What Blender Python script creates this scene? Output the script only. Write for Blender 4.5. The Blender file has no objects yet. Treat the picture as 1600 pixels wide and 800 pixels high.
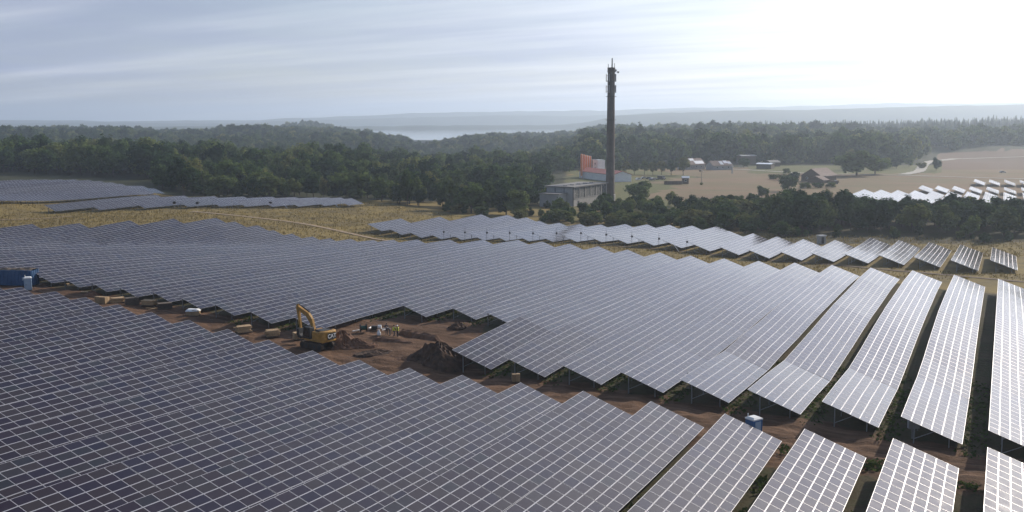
import bpy, bmesh, math, random
import numpy as np
from mathutils import Matrix, Vector, Euler

random.seed(7)
rng = np.random.default_rng(7)
SC = bpy.context.scene
COL = SC.collection
R = math.radians

# ------------------------------------------------------------------ camera
F_PX, PITCH, YAW, ROLL, CAMZ = 1545.0, 0.137, 0.462, -0.004, 32.0   # focal length in pixels of a 1600 wide frame
cam = bpy.data.objects.new('camera', bpy.data.cameras.new('camera'))
COL.objects.link(cam)
cam.data.sensor_width = 36.0
cam.data.lens = F_PX / 1600 * 36.0
cam.data.clip_start = 0.5
cam.data.clip_end = 40000
CAM_M = Matrix.Rotation(YAW, 3, 'Z') @ Matrix.Rotation(math.pi / 2 - PITCH, 3, 'X') @ Matrix.Rotation(ROLL, 3, 'Z')
cam.matrix_world = Matrix.Translation((0, 0, CAMZ)) @ CAM_M.to_4x4()
SC.camera = cam

# ------------------------------------------------------------------ sun, sky, exposure
SUN_EL, SUN_AZ = R(27), R(19)        # azimuth from +Y (the direction of the panel rows) towards +X
sd = Vector((math.sin(SUN_AZ) * math.cos(SUN_EL), math.cos(SUN_AZ) * math.cos(SUN_EL), math.sin(SUN_EL)))
sun = bpy.data.objects.new('sun', bpy.data.lights.new('sun', 'SUN'))
COL.objects.link(sun)
sun.data.energy = 3.4
sun.data.angle = R(0.6)
sun.data.color = (1.0, 0.90, 0.76)
sun.rotation_euler = sd.to_track_quat('Z', 'Y').to_euler()
sun.location = (60, 150, 250)

SC.view_settings.view_transform = 'Standard'
SC.view_settings.look = 'None'
SC.view_settings.exposure = 0.38
SC.view_settings.gamma = 1.0
SC.view_settings.use_curve_mapping = False
try:
    SC.cycles.use_denoising = True
    SC.cycles.max_bounces = 5
    SC.cycles.diffuse_bounces = 2
    SC.cycles.glossy_bounces = 2
    SC.cycles.transparent_max_bounces = 6
    SC.cycles.volume_bounces = 1
    SC.cycles.caustics_reflective = False
    SC.cycles.caustics_refractive = False
    SC.cycles.sample_clamp_indirect = 6.0
except Exception:
    pass


class NT:
    """tiny helper to write node trees"""
    def __init__(self, tree):
        self.t = tree
        self.t.nodes.clear()

    def n(self, kind, **kw):
        nd = self.t.nodes.new(kind)
        for k, v in kw.items():
            if k == 'inp':
                for kk, vv in v.items():
                    if hasattr(vv, 'is_linked') or vv.__class__.__name__.startswith('NodeSocket'):
                        self.t.links.new(vv, nd.inputs[kk])
                    else:
                        nd.inputs[kk].default_value = vv
            else:
                setattr(nd, k, v)
        return nd

    def math(self, op, a, b=0.0, c=0.0, clamp=False):
        nd = self.n('ShaderNodeMath', operation=op, use_clamp=clamp)
        for i, v in enumerate((a, b, c)):
            if v.__class__.__name__.startswith('NodeSocket'):
                self.t.links.new(v, nd.inputs[i])
            else:
                nd.inputs[i].default_value = v
        return nd.outputs[0]

    def mix(self, fac, a, b, blend='MIX'):
        nd = self.n('ShaderNodeMix', data_type='RGBA', blend_type=blend)
        for i, v in ((0, fac), (6, a), (7, b)):
            if v.__class__.__name__.startswith('NodeSocket'):
                self.t.links.new(v, nd.inputs[i])
            else:
                nd.inputs[i].default_value = v if i == 0 else tuple(v) + ((1,) if len(v) == 3 else ())
        return nd.outputs[2]

    def ramp(self, fac, stops):
        nd = self.n('ShaderNodeValToRGB')
        self.t.links.new(fac, nd.inputs[0])
        el = nd.color_ramp.elements
        while len(el) < len(stops):
            el.new(0.5)
        for e, (p, c) in zip(el, stops):
            e.position = p
            e.color = tuple(c) + ((1,) if len(c) == 3 else ())
        return nd.outputs[0]

    def noise(self, vec, scale, detail=4.0, rough=0.55):
        nd = self.n('ShaderNodeTexNoise', inp={'Scale': scale, 'Detail': detail, 'Roughness': rough})
        if vec is not None:
            self.t.links.new(vec, nd.inputs['Vector'])
        return nd.outputs['Fac']


# world: Nishita sky with a thin sheet of haze cloud
W = bpy.data.worlds.new('World')
SC.world = W
W.use_nodes = True
w = NT(W.node_tree)
sky = w.n('ShaderNodeTexSky', sky_type='NISHITA', sun_disc=False, sun_elevation=SUN_EL, sun_rotation=SUN_AZ,
          altitude=100, air_density=1.0, dust_density=1.2, ozone_density=1.0)
tc = w.n('ShaderNodeTexCoord')
sep = w.n('ShaderNodeSeparateXYZ', inp={0: tc.outputs['Generated']})
zc = w.math('MAXIMUM', sep.outputs['Z'], 0.0)
zc = w.math('ADD', zc, 0.055)
px = w.math('DIVIDE', sep.outputs['X'], zc)
py = w.math('DIVIDE', sep.outputs['Y'], zc)
pv = w.n('ShaderNodeCombineXYZ', inp={0: px, 1: py, 2: 0.0}).outputs[0]
n1 = w.noise(pv, 0.55, 6, 0.55)
n2 = w.noise(pv, 0.16, 3, 0.5)
cl = w.math('ADD', w.math('MULTIPLY', n1, 0.6), w.math('MULTIPLY', n2, 0.7))
cover = w.n('ShaderNodeMapRange', inp={0: cl, 1: 0.48, 2: 0.86, 3: 0.45, 4: 1.0}).outputs[0]
# seen steeply the sheet is thin, towards the horizon it closes
zup = w.math('MAXIMUM', sep.outputs['Z'], 0.0)
thin = w.math('ADD', w.math('MULTIPLY', w.math('POWER', 2.718, w.math('MULTIPLY', w.math('MULTIPLY', zup, zup), -4.2)), 0.93), 0.07)
cover = w.math('MULTIPLY', cover, thin)
# the cloud sheet is lit by the sun behind it: brighter towards the sun
dot = w.n('ShaderNodeVectorMath', operation='DOT_PRODUCT', inp={0: tc.outputs['Generated'], 1: tuple(sd)})
glow = w.math('POWER', w.math('MAXIMUM', dot.outputs['Value'], 0.0), 7.5)
low = w.math('POWER', 2.718, w.math('MULTIPLY', zup, -14.0))
cb = w.math('ADD', w.math('MULTIPLY', glow, 19.0), w.math('ADD', 3.9, w.math('MULTIPLY', low, 3.4)))
rot = w.n('ShaderNodeMapping', inp={'Vector': pv, 'Rotation': (0, 0, -YAW), 'Scale': (0.16, 0.75, 1.0)})
band = w.noise(rot.outputs[0], 0.9, 5, 0.55)
bandf = w.n('ShaderNodeMapRange', inp={0: band, 1: 0.40, 2: 0.68, 3: 0.0, 4: 1.0}, interpolation_type='SMOOTHSTEP').outputs[0]
cb = w.math('MULTIPLY', cb, w.math('ADD', 0.80, w.math('MULTIPLY', bandf, 0.44)))
tintc = w.mix(bandf, (0.66, 0.76, 1.14), (0.88, 0.91, 1.06))
ccol = w.n('ShaderNodeVectorMath', operation='SCALE', inp={0: tintc, 3: cb}).outputs[0]
skyc = w.mix(cover, sky.outputs[0], ccol)
bg = w.n('ShaderNodeBackground', inp={'Color': skyc, 'Strength': 0.1})
wo = w.n('ShaderNodeOutputWorld')
w.t.links.new(bg.outputs[0], wo.inputs[0])
try:
    W.cycles.sampling_method = 'MANUAL'
    W.cycles.sample_map_resolution = 1024
except Exception:
    pass

# ------------------------------------------------------------------ geometry helpers
FWD = Vector((-math.sin(YAW), math.cos(YAW), 0))
RGT = Vector((math.cos(YAW), math.sin(YAW), 0))


def ray(px_, py_):
    d = CAM_M @ Vector((px_ - 800, 400 - py_, -F_PX))
    return d


def at(px_, py_, z):
    """ground point at height z seen at this place of the photograph"""
    d = ray(px_, py_)
    t = (z - CAMZ) / d.z
    return Vector((d.x * t, d.y * t, z))


def fan(px_, dist, z=0.0):
    """point at a forward distance along a bearing"""
    k = (px_ - 800) / F_PX * math.cos(PITCH) * 1.0
    return FWD * dist + RGT * (k * dist) + Vector((0, 0, z))


class MB:
    """collects polygons and links them as ONE mesh object"""
    def __init__(self):
        self.v, self.f, self.m = [], [], []

    def face(self, pts, mi=0):
        b = len(self.v)
        self.v.extend(tuple(p) for p in pts)
        self.f.append(tuple(range(b, b + len(pts))))
        self.m.append(mi)

    def poly(self, verts, faces, mi=0):
        b = len(self.v)
        self.v.extend(tuple(p) for p in verts)
        for f in faces:
            self.f.append(tuple(b + i for i in f))
            self.m.append(mi)

    def hexa(self, p, mi=0):
        """8 corners, bottom ring then top ring"""
        self.poly(p, [(3, 2, 1, 0), (4, 5, 6, 7), (0, 1, 5, 4), (1, 2, 6, 5), (2, 3, 7, 6), (3, 0, 4, 7)], mi)

    def box(self, c, s, rz=0.0, mi=0, taper=1.0, mat=None):
        x, y, z = s[0] / 2, s[1] / 2, s[2] / 2
        p = [(-x, -y, -z), (x, -y, -z), (x, y, -z), (-x, y, -z)]
        p += [(a * taper, b * taper, z) for a, b, _ in p]
        M = mat if mat is not None else Matrix.Rotation(rz, 3, 'Z')
        self.hexa([M @ Vector(q) + Vector(c) for q in p], mi)

    def bar(self, a, b, r, n=6, r2=None, mi=0, cap=True):
        a, b = Vector(a), Vector(b)
        d = (b - a)
        if d.length < 1e-6:
            return
        q = d.to_track_quat('Z', 'Y').to_matrix()
        r2 = r if r2 is None else r2
        ring = [(math.cos(2 * math.pi * i / n + math.pi / n), math.sin(2 * math.pi * i / n + math.pi / n)) for i in range(n)]
        va = [a + q @ Vector((x * r, y * r, 0)) for x, y in ring]
        vb = [b + q @ Vector((x * r2, y * r2, 0)) for x, y in ring]
        fs = [(i, (i + 1) % n, n + (i + 1) % n, n + i) for i in range(n)]
        if cap:
            fs += [tuple(reversed(range(n))), tuple(range(n, 2 * n))]
        self.poly(va + vb, fs, mi)

    def beam(self, a, b, wdt, hgt, up=(0, 0, 1), mi=0, w2=None, h2=None):
        """rectangular beam from a to b"""
        a, b, up = Vector(a), Vector(b), Vector(up)
        d = (b - a).normalized()
        s = d.cross(up).normalized()
        u = s.cross(d).normalized()
        w2 = wdt if w2 is None else w2
        h2 = hgt if h2 is None else h2
        P = []
        for c, ww, hh in ((a, wdt, hgt), (b, w2, h2)):
            P += [c - s * ww / 2 - u * hh / 2, c + s * ww / 2 - u * hh / 2, c + s * ww / 2 + u * hh / 2, c - s * ww / 2 + u * hh / 2]
        self.hexa(P, mi)

    def prism(self, outline, axis_a, axis_b, origin, depth_vec, mi=0):
        """extrude a 2D outline"""
        A, B, O, D = Vector(axis_a), Vector(axis_b), Vector(origin), Vector(depth_vec)
        n = len(outline)
        v0 = [O + A * x + B * y - D / 2 for x, y in outline]
        v1 = [p + D for p in v0]
        fs = [tuple(range(n)), tuple(reversed(range(n, 2 * n)))]
        fs += [((i + 1) % n, i, n + i, n + (i + 1) % n) for i in range(n)]
        self.poly(v0 + v1, fs, mi)

    def mesh(self, name, mats):
        me = bpy.data.meshes.new(name)
        me.from_pydata(self.v, [], self.f)
        for m in (mats if isinstance(mats, (list, tuple)) else [mats]):
            me.materials.append(m)
        if any(self.m):
            me.polygons.foreach_set('material_index', self.m)
        me.update()
        return me

    def build(self, name, mats, parent=None, loc=None, smooth=False, bevel=0.0):
        me = self.mesh(name, mats)
        if smooth:
            me.polygons.foreach_set('use_smooth', [True] * len(me.polygons))
        if bevel:
            bm = bmesh.new()
            bm.from_mesh(me)
            bmesh.ops.remove_doubles(bm, verts=bm.verts, dist=1e-4)
            bmesh.ops.recalc_face_normals(bm, faces=bm.faces)
            es = [e for e in bm.edges if len(e.link_faces) == 2 and e.calc_face_angle(0) > 0.6]
            bmesh.ops.bevel(bm, geom=es, offset=bevel, segments=1, affect='EDGES', clamp_overlap=True)
            bm.to_mesh(me)
            bm.free()
        return link(name, me, parent, loc)


def link(name, data, parent=None, loc=None):
    o = bpy.data.objects.new(name, data)
    COL.objects.link(o)
    if parent is not None:
        o.parent = parent
    if loc is not None:
        o.location = loc
    return o


def tag(o, label=None, cat=None, group=None, kind=None):
    if label:
        o['label'] = label
    if cat:
        o['category'] = cat
    if group:
        o['group'] = group
    if kind:
        o['kind'] = kind
    return o


def thing(name, label, cat, loc=(0, 0, 0), rz=0.0, group=None):
    o = link(name, None, None, loc)
    o.rotation_euler = (0, 0, rz)
    o.empty_display_size = 0.5
    return tag(o, label, cat, group)


def copy_tree(o, parent=None):
    c = o.copy()
    COL.objects.link(c)
    c.parent = parent
    for ch in [x for x in KIDS.get(o.name, o.children)]:
        copy_tree(ch, c)
    return c


KIDS = {}

# ------------------------------------------------------------------ materials


def mat(name, col, rough=0.7, metal=0.0, vary=0.12, scale=3.0, bump=0.0, spec=0.5, obj_vary=0.0, coat=0.0):
    m = bpy.data.materials.new(name)
    m.use_nodes = True
    t = NT(m.node_tree)
    geo = t.n('ShaderNodeNewGeometry')
    nz = t.noise(geo.outputs['Position'], scale, 5, 0.6)
    f = t.n('ShaderNodeMapRange', inp={0: nz, 1: 0.3, 2: 0.7, 3: 1 - vary, 4: 1 + vary}).outputs[0]
    if obj_vary:
        oi = t.n('ShaderNodeObjectInfo')
        g = t.n('ShaderNodeMapRange', inp={0: oi.outputs['Random'], 1: 0.0, 2: 1.0, 3: 1 - obj_vary, 4: 1 + obj_vary}).outputs[0]
        f = t.math('MULTIPLY', f, g)
    c = t.n('ShaderNodeVectorMath', operation='SCALE', inp={0: tuple(col), 3: f}).outputs[0]
    b = t.n('ShaderNodeBsdfPrincipled', inp={'Base Color': c, 'Roughness': rough, 'Metallic': metal, 'Specular IOR Level': spec, 'Coat Weight': coat})
    if bump:
        bn = t.n('ShaderNodeBump', inp={'Strength': bump, 'Distance': 0.1, 'Height': nz})
        t.t.links.new(bn.outputs[0], b.inputs['Normal'])
    o = t.n('ShaderNodeOutputMaterial')
    t.t.links.new(b.outputs[0], o.inputs[0])
    return m


def glass_panel_mat():
    m = bpy.data.materials.new('panel_glass')
    m.use_nodes = True
    t = NT(m.node_tree)
    geo = t.n('ShaderNodeNewGeometry')
    # every module of a delivery has a slightly different tint
    cell = t.n('ShaderNodeTexWhiteNoise', noise_dimensions='3D')
    oi = t.n('ShaderNodeObjectInfo')
    loc = oi.outputs['Location']
    mv = t.n('ShaderNodeVectorMath', operation='SCALE', inp={0: loc, 3: 7.3}).outputs[0]
    t.t.links.new(mv, cell.inputs['Vector'])
    tint = t.ramp(cell.outputs['Value'], [(0.0, (0.008, 0.004, 0.017)), (0.3, (0.016, 0.007, 0.015)), (0.6, (0.021, 0.011, 0.013)), (0.85, (0.027, 0.018, 0.018)), (1.0, (0.014, 0.014, 0.019))])
    dust = t.noise(geo.outputs['Position'], 0.9, 5, 0.7)
    dustf = t.n('ShaderNodeMapRange', inp={0: dust, 1: 0.35, 2: 0.75, 3: 0.0, 4: 0.035}).outputs[0]
    c = t.mix(dustf, tint, (0.25, 0.21, 0.17))
    rg = t.n('ShaderNodeMapRange', inp={0: dust, 1: 0.3, 2: 0.7, 3: 0.10, 4: 0.17}).outputs[0]
    b = t.n('ShaderNodeBsdfPrincipled', inp={'Base Color': c, 'Roughness': rg, 'IOR': 1.52, 'Specular Tint': (1.0, 0.92, 0.86, 1)})
    o = t.n('ShaderNodeOutputMaterial')
    t.t.links.new(b.outputs[0], o.inputs[0])
    return m


def foliage_mat(name, stops, trans=0.25):
    m = bpy.data.materials.new(name)
    m.use_nodes = True
    t = NT(m.node_tree)
    geo = t.n('ShaderNodeNewGeometry')
    oi = t.n('ShaderNodeObjectInfo')
    base = t.ramp(oi.outputs['Random'], stops)
    isl = t.n('ShaderNodeMapRange', inp={0: geo.outputs['Random Per Island'], 1: 0.0, 2: 1.0, 3: 0.65, 4: 1.4}).outputs[0]
    nz = t.noise(geo.outputs['Position'], 0.35, 3, 0.5)
    nf = t.n('ShaderNodeMapRange', inp={0: nz, 1: 0.3, 2: 0.7, 3: 0.75, 4: 1.25}).outputs[0]
    f = t.math('MULTIPLY', isl, nf)
    c = t.n('ShaderNodeVectorMath', operation='SCALE', inp={0: base, 3: f}).outputs[0]
    d = t.n('ShaderNodeBsdfDiffuse', inp={'Color': c})
    tr = t.n('ShaderNodeBsdfTranslucent', inp={'Color': c})
    mx = t.n('ShaderNodeMixShader', inp={0: trans})
    t.t.links.new(d.outputs[0], mx.inputs[1])
    t.t.links.new(tr.outputs[0], mx.inputs[2])
    o = t.n('ShaderNodeOutputMaterial')
    t.t.links.new(mx.outputs[0], o.inputs[0])
    return m


M_GLASS = glass_panel_mat()
M_FRAME = mat('panel_frame', (0.58, 0.57, 0.58), 0.35, 0.35, 0.05, 2.0)
M_STEEL = mat('galvanised_steel', (0.30, 0.31, 0.32), 0.5, 0.6, 0.15, 1.5)
M_BACK = mat('panel_back', (0.45, 0.45, 0.46), 0.8, 0, 0.05)
M_LEAF = foliage_mat('leaves', [(0.0, (0.018, 0.036, 0.017)), (0.3, (0.038, 0.068, 0.026)), (0.55, (0.066, 0.106, 0.036)), (0.8, (0.105, 0.145, 0.046)), (1.0, (0.180, 0.188, 0.062))], 0.38)
M_PINE = foliage_mat('needles', [(0.0, (0.024, 0.044, 0.024)), (0.6, (0.052, 0.082, 0.035)), (1.0, (0.105, 0.130, 0.050))], 0.22)
M_BUSH = foliage_mat('bush_leaves', [(0.0, (0.055, 0.085, 0.030)), (0.5, (0.100, 0.130, 0.043)), (1.0, (0.165, 0.160, 0.062))], 0.35)
M_BARK = mat('bark', (0.07, 0.055, 0.042), 0.9, 0, 0.3, 4.0, 0.4)

# ------------------------------------------------------------------ terrain
# measured heights of the upper table edges (x, y, z); the soil lies RISE below them
RISE = 2.75
S_PTS = np.array([(-16,93,2.84),(-23,94,3.21),(-31,94,3.32),(-39,95,3.31),(-47,96,3.09),(-55,97,2.93),(-62,98,2.66),(-70,98,2.63),(-78,99,2.82),(-86,100,3.35),(-94,101,3.93),(-101,102,4.32),(-109,102,4.68),(-117,103,5.01),(-125,104,5.40),(-133,105,5.56),(-140,105,5.67),(-8,101,2.96),(-16,103,3.02),(-23,103,3.31),(-31,104,3.27),(-39,106,3.18),(-47,106,3.06),(-55,107,2.75),(-62,108,2.70),(-70,130,3.84),(-78,133,3.08),(-86,131,3.38),(-94,113,3.90),(-101,113,4.29),(-109,113,4.74),(-117,114,4.96),(-125,116,5.14),(-133,116,5.30),(-140,117,5.49),(-148,118,5.50),(-156,119,5.62),(-8,210,1.41),(-16,212,1.57),(-23,212,1.81),(-31,212,1.72),(-39,213,1.65),(-47,215,1.35),(-55,215,1.38),(-62,216,1.43),(-70,217,1.55),(-78,218,1.74),(-86,219,2.03),(-94,219,2.10),(-101,221,2.15),(-109,222,1.91),(-133,212,2.01),(-140,214,1.45),(-148,216,0.54),(-156,216,0.58),(-164,217,0.19),(-172,219,-0.01),(-179,220,0.41),(-187,223,0.77),(-195,224,1.67),(-203,224,2.64),(-211,224,3.27),(-218,214,3.52),(-226,206,3.55),(-234,196,3.49),(-242,187,3.85),(-8,183,2.65),(-8,162,3.26),(-8,143,2.81),(-8,125,2.12),(-16,179,2.29),(-16,160,2.42),(-16,145,2.32),(-16,121,2.04),(-23,195,2.37),(-23,161,2.53),(-23,150,2.30),(-23,140,2.10),(-23,123,1.96),(-23,114,2.71),(-31,154,2.49),(-31,136,2.53),(-31,123,2.26),(-39,144,2.35),(-39,134,2.39),(-211,180,0.82),(-211,160,2.48),(-203,182,1.03),(-203,161,2.63),(-187,195,0.50),(-187,169,2.43),(-172,207,-0.04),(-172,179,1.89),(-156,198,0.97),(-156,174,2.32),(-181,260,-0.77),(-181,280,-0.84),(-173,260,-1.54),(-173,292,-1.05),(-166,259,-2.05),(-166,308,-1.21),(-158,313,-1.61),(-150,312,-2.12),(-142,307,-2.50),(-134,307,-2.76),(-127,254,-0.51),(-127,306,-2.76),(-119,253,-0.18),(-119,305,-2.51),(-111,252,0.34),(-111,307,-2.18),(-103,251,0.86),(-103,306,-1.87),(-95,250,0.85),(-95,305,-1.59),(-88,249,0.93),(-88,304,-1.37),(-80,248,0.81),(-80,304,-1.37),(-72,247,0.43),(-72,289,-0.83),(-64,246,0.10),(-64,285,-0.84),(-56,244,-0.11),(-56,280,-0.80),(-49,245,-0.27),(-49,278,-0.85),(-41,242,0.30),(-41,282,-1.17),(-33,242,0.48),(-33,294,-1.50),(-25,242,0.53),(-25,291,-1.42),(-17,240,0.73),(-17,291,-1.60),(-10,237,0.85),(-10,291,-1.84),(-2,284,-1.28),(-322,231,6.58),(-322,301,4.02),(-330,316,2.83),(-338,316,4.00),(-346,311,4.96),(-361,315,5.51),(-377,314,6.04),(-421,308,5.04),(-340,248,4.93),(-229,308,1.97),(-239,302,1.70),(-250,293,1.90),(-261,286,2.14),(-272,278,2.42),(-298,235,3.09),(-229,318,1.87),(-239,324,1.45),(-250,329,0.62),(-298,284,3.26)], float)
FAR_PTS = [at(290, 308, -1.4) + Vector((0, 0, RISE)), at(40, 278, 1.0) + Vector((0, 0, RISE)), at(-150, 275, 2.0) + Vector((0, 0, RISE))]
for px_, d_, z_ in ((1560, 330, -3.2), (1400, 330, -3.4), (1250, 370, -4.2), (1100, 400, -4.8), (900, 425, -5.0), (740, 400, -4.2),
                    (1350, 520, -6.2), (1600, 560, -6.4), (1600, 700, -6.6), (1450, 700, -6.6), (1250, 640, -6.2), (1000, 600, -5.6),
                    (800, 620, -5.5), (600, 600, -4.0), (420, 560, -2.0), (1100, 850, -6.5), (1350, 900, -6.6), (1600, 950, -7.2),
                    (820, 880, -6.0), (600, 880, -5.0), (300, 880, -0.5), (0, 880, 1.5), (-200, 700, 2.0), (1800, 600, -6.5), (1800, 330, -3.5),
                    (1900, 150, -0.5), (1700, 60, 0.3), (-300, 120, 3.0), (300, 20, 1.2), (800, 30, 0.4), (1300, 30, 0.2), (800, -200, 0.3),
                    (60, 60, 2.6), (-100, 200, 2.6)):
    v_ = fan(px_, d_, z_ + RISE)
    FAR_PTS.append(v_)
for x_, y_ in ((0, -150), (150, 0), (200, 150), (-200, -60), (-400, 60)):
    FAR_PTS.append(Vector((x_, y_, 0.5 + RISE)))
CP = np.vstack([S_PTS, np.array([tuple(v) for v in FAR_PTS])])


def _phi(r):
    return np.sqrt(r * r + 36.0)


_D = np.hypot(CP[:, None, 0] - CP[None, :, 0], CP[:, None, 1] - CP[None, :, 1])
_n = len(CP)
_A = np.zeros((_n + 1, _n + 1))
_A[:_n, :_n] = -_phi(_D) + np.eye(_n) * 1.2
_A[:_n, _n] = 1
_A[_n, :_n] = 1
_W = np.linalg.solve(_A, np.concatenate([CP[:, 2], [0]]))


def surf(x, y):
    """height of the surface on which the upper table edges lie"""
    x = np.asarray(x, float)
    y = np.asarray(y, float)
    out = np.full(x.shape, _W[_n])
    for (cx, cy, _), wt in zip(CP, _W[:_n]):
        out = out - wt * np.sqrt((x - cx) ** 2 + (y - cy) ** 2 + 36.0)
    return out


SKY_X = [-900, -200, 0, 150, 250, 430, 520, 580, 620, 665, 700, 725, 760, 900, 940, 1200, 1400, 1480, 1600, 1800, 2600]
SKY_Y = [192, 192, 192, 191.5, 195, 194, 199, 205, 211, 221, 213, 207, 203, 201.5, 194, 192, 190.5, 187, 185.5, 185, 188]
RIDGE = 2150.0


def far_height(pxl, d):
    """wooded rise that closes the view, then the drop to the lake basin"""
    ys = np.interp(pxl, SKY_X, SKY_Y)
    zr = CAMZ - (ys - 187) / F_PX * RIDGE - 21.0
    lake = np.clip(1 - np.abs(np.asarray(pxl, float) - 690) / 420, 0, 1)
    low = -14.0 - 46.0 * np.clip(lake * 4, 0, 1)
    t1 = np.clip((d - 850) / (RIDGE - 850), 0, 1)
    t2 = np.clip((d - RIDGE) / 380, 0, 1)
    t2 = t2 * t2 * (3 - 2 * t2)
    z0 = np.interp(pxl, [-900, 0, 300, 600, 900, 1600, 2600], [1.5, 1.5, -0.5, -5, -6, -7, -6])
    z = z0 + (zr - z0) * t1 ** 1.15
    q_ = np.asarray(pxl, float)
    roll = np.sin(q_ / 61.0 + d / 170.0) * np.sin(d / 118.0 + q_ / 143.0 + 1.0) * 0.6 + np.sin(q_ / 97.0 - d / 83.0) * 0.4
    z = z + 8.5 * roll * np.clip((d - 850) / 200, 0, 1) * np.clip((RIDGE - 150 - d) / 300, 0, 1)
    z = z - 21 * np.exp(-((d - 1080) / 270) ** 2) * (1 - np.clip((q_ - 800) / 110, 0, 1))
    z = z + (low - zr) * t2
    bump = 72 * np.exp(-((np.asarray(pxl, float) - 480) / 100) ** 2 - ((d - 2900) / 260) ** 2)
    return z + bump


def ground(x, y):
    x = np.asarray(x, float)
    y = np.asarray(y, float)
    d = x * FWD.x + y * FWD.y
    l = x * RGT.x + y * RGT.y
    pxl = 800 + l / np.maximum(d, 60) * F_PX / math.cos(PITCH)
    near = surf(x, y) - RISE
    t = np.clip((d - 720) / 160, 0, 1)
    r = np.hypot(x, y)
    tb = np.clip((r - 420) / 400, 0, 1) * (d < 300)
    near = near * (1 - tb) + 0.5 * tb
    far = far_height(pxl, d)
    return near * (1 - t) + far * t


def gz(x, y):
    return float(ground(np.array([x]), np.array([y]))[0])


def on_ground(px_, py_, it=6):
    """where the sight line through this place of the photograph meets the soil"""
    z = -3.0
    for _ in range(it):
        p = at(px_, py_, z)
        z = 0.5 * z + 0.5 * gz(p.x, p.y)
    p = at(px_, py_, z)
    return Vector((p.x, p.y, gz(p.x, p.y)))


# ------------------------------------------------------------------ table lay-out (row k lies at x = -7.8 k)
PITCH_X = 7.8
N_END = {0: 95.0, 1: 94.0, 2: 93.3, 3: 93.9, 4: 94.4, 5: 95.1, 6: 95.9, 7: 96.6, 8: 97.5, 9: 98.4, 10: 99.2, 11: 100.0, 12: 100.9, 13: 101.8, 14: 102.4, 15: 103.4, 16: 104.3, 17: 105.3, 18: 105.2}
N_END.update({19: 105.6, 20: 106.2})
M_NEAR = {0: 100.5, 1: 101.4, 2: 103.1, 3: 103.5, 4: 104.5, 5: 105.5, 6: 106.2, 7: 107.2, 8: 107.9, 9: 129.6, 10: 132.7, 11: 130.6, 12: 113.4, 13: 112.6, 14: 113.4, 15: 114.4, 16: 115.9, 17: 116.2, 18: 117.1, 19: 118.0, 20: 118.8}
M_FAR = {0: 208.5, 1: 209.9, 2: 211.7, 3: 211.6, 4: 212.4, 5: 213.4, 6: 214.5, 7: 215.3, 8: 216.1, 9: 217.3, 10: 217.7, 11: 218.5, 12: 219.4, 13: 220.5, 14: 222.4, 17: 212.3, 18: 213.8, 19: 216.1, 20: 216.2, 21: 217.3, 22: 219.4, 23: 220.4, 24: 222.8, 25: 223.7, 26: 223.9, 27: 223.9, 28: 214.5, 29: 205.6, 30: 195.8, 31: 186.6}
M_FAR.update({15: 219.0, 16: 215.5, 32: 178.0})
F_NEAR = {0: 260.4, 1: 259.7, 2: 258.7, 7: 254.1, 8: 253.3, 9: 252.2, 10: 251.2, 11: 250.2, 12: 248.9, 13: 248.0, 14: 247.2, 15: 245.7, 16: 244.2, 17: 244.5, 18: 242.3, 19: 241.6, 20: 241.7, 21: 240.2, 22: 237.3, 23: 244.0}
F_NEAR.update({3: 257.5, 4: 256.5, 5: 255.6, 6: 254.8, 23: 243.5})
F_FAR = {0: 279.8, 1: 292.1, 2: 307.6, 3: 313.0, 4: 312.0, 5: 307.5, 6: 306.7, 7: 305.7, 8: 305.0, 9: 306.6, 10: 306.2, 11: 305.4, 12: 304.1, 13: 303.9, 14: 289.3, 15: 284.7, 16: 280.4, 17: 278.3, 18: 281.5, 19: 293.9, 20: 291.4, 21: 290.9, 22: 290.6, 23: 283.7}


def edge_interp(dct, k):
    ks = sorted(dct)
    return np.interp(k, ks, [dct[i] for i in ks])


# ------------------------------------------------------------------ ground sheet with its cover
ths = np.concatenate([np.arange(-180, -56, 4.0), np.arange(-56, -34, 1.0), np.arange(-34, 34, 0.24), np.arange(34, 56, 1.0), np.arange(56, 180, 4.0)])
ths = np.radians(ths)
rs = np.concatenate([[0.5], np.arange(8, 60, 8), np.arange(60, 92, 2.2), np.arange(92, 142, 0.5), np.arange(142, 150, 0.8), np.arange(150, 340, 1.7), np.arange(340, 1000, 8), np.arange(1000, 3700, 50), np.arange(3800, 12600, 800), [12600]])
TH, RS = np.meshgrid(ths, rs)
GX = RS * (math.cos(YAW) * np.sin(TH) - math.sin(YAW) * np.cos(TH))
GY = RS * (math.sin(YAW) * np.sin(TH) + math.cos(YAW) * np.cos(TH))
GZ = ground(GX, GY)


def vnoise(x, y, s, seed):
    """cheap lattice noise"""
    r_ = np.random.default_rng(seed)
    T = r_.random((64, 64))
    fx, fy = x / s, y / s
    ix, iy = np.floor(fx).astype(int), np.floor(fy).astype(int)
    ax, ay = fx - ix, fy - iy
    ax, ay = ax * ax * (3 - 2 * ax), ay * ay * (3 - 2 * ay)
    g = lambda a, b: T[a % 64, b % 64]
    return (g(ix, iy) * (1 - ax) + g(ix + 1, iy) * ax) * (1 - ay) + (g(ix, iy + 1) * (1 - ax) + g(ix + 1, iy + 1) * ax) * ay


def sstep(a, b, t):
    t = np.clip((t - a) / (b - a), 0, 1)
    return t * t * (3 - 2 * t)


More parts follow.
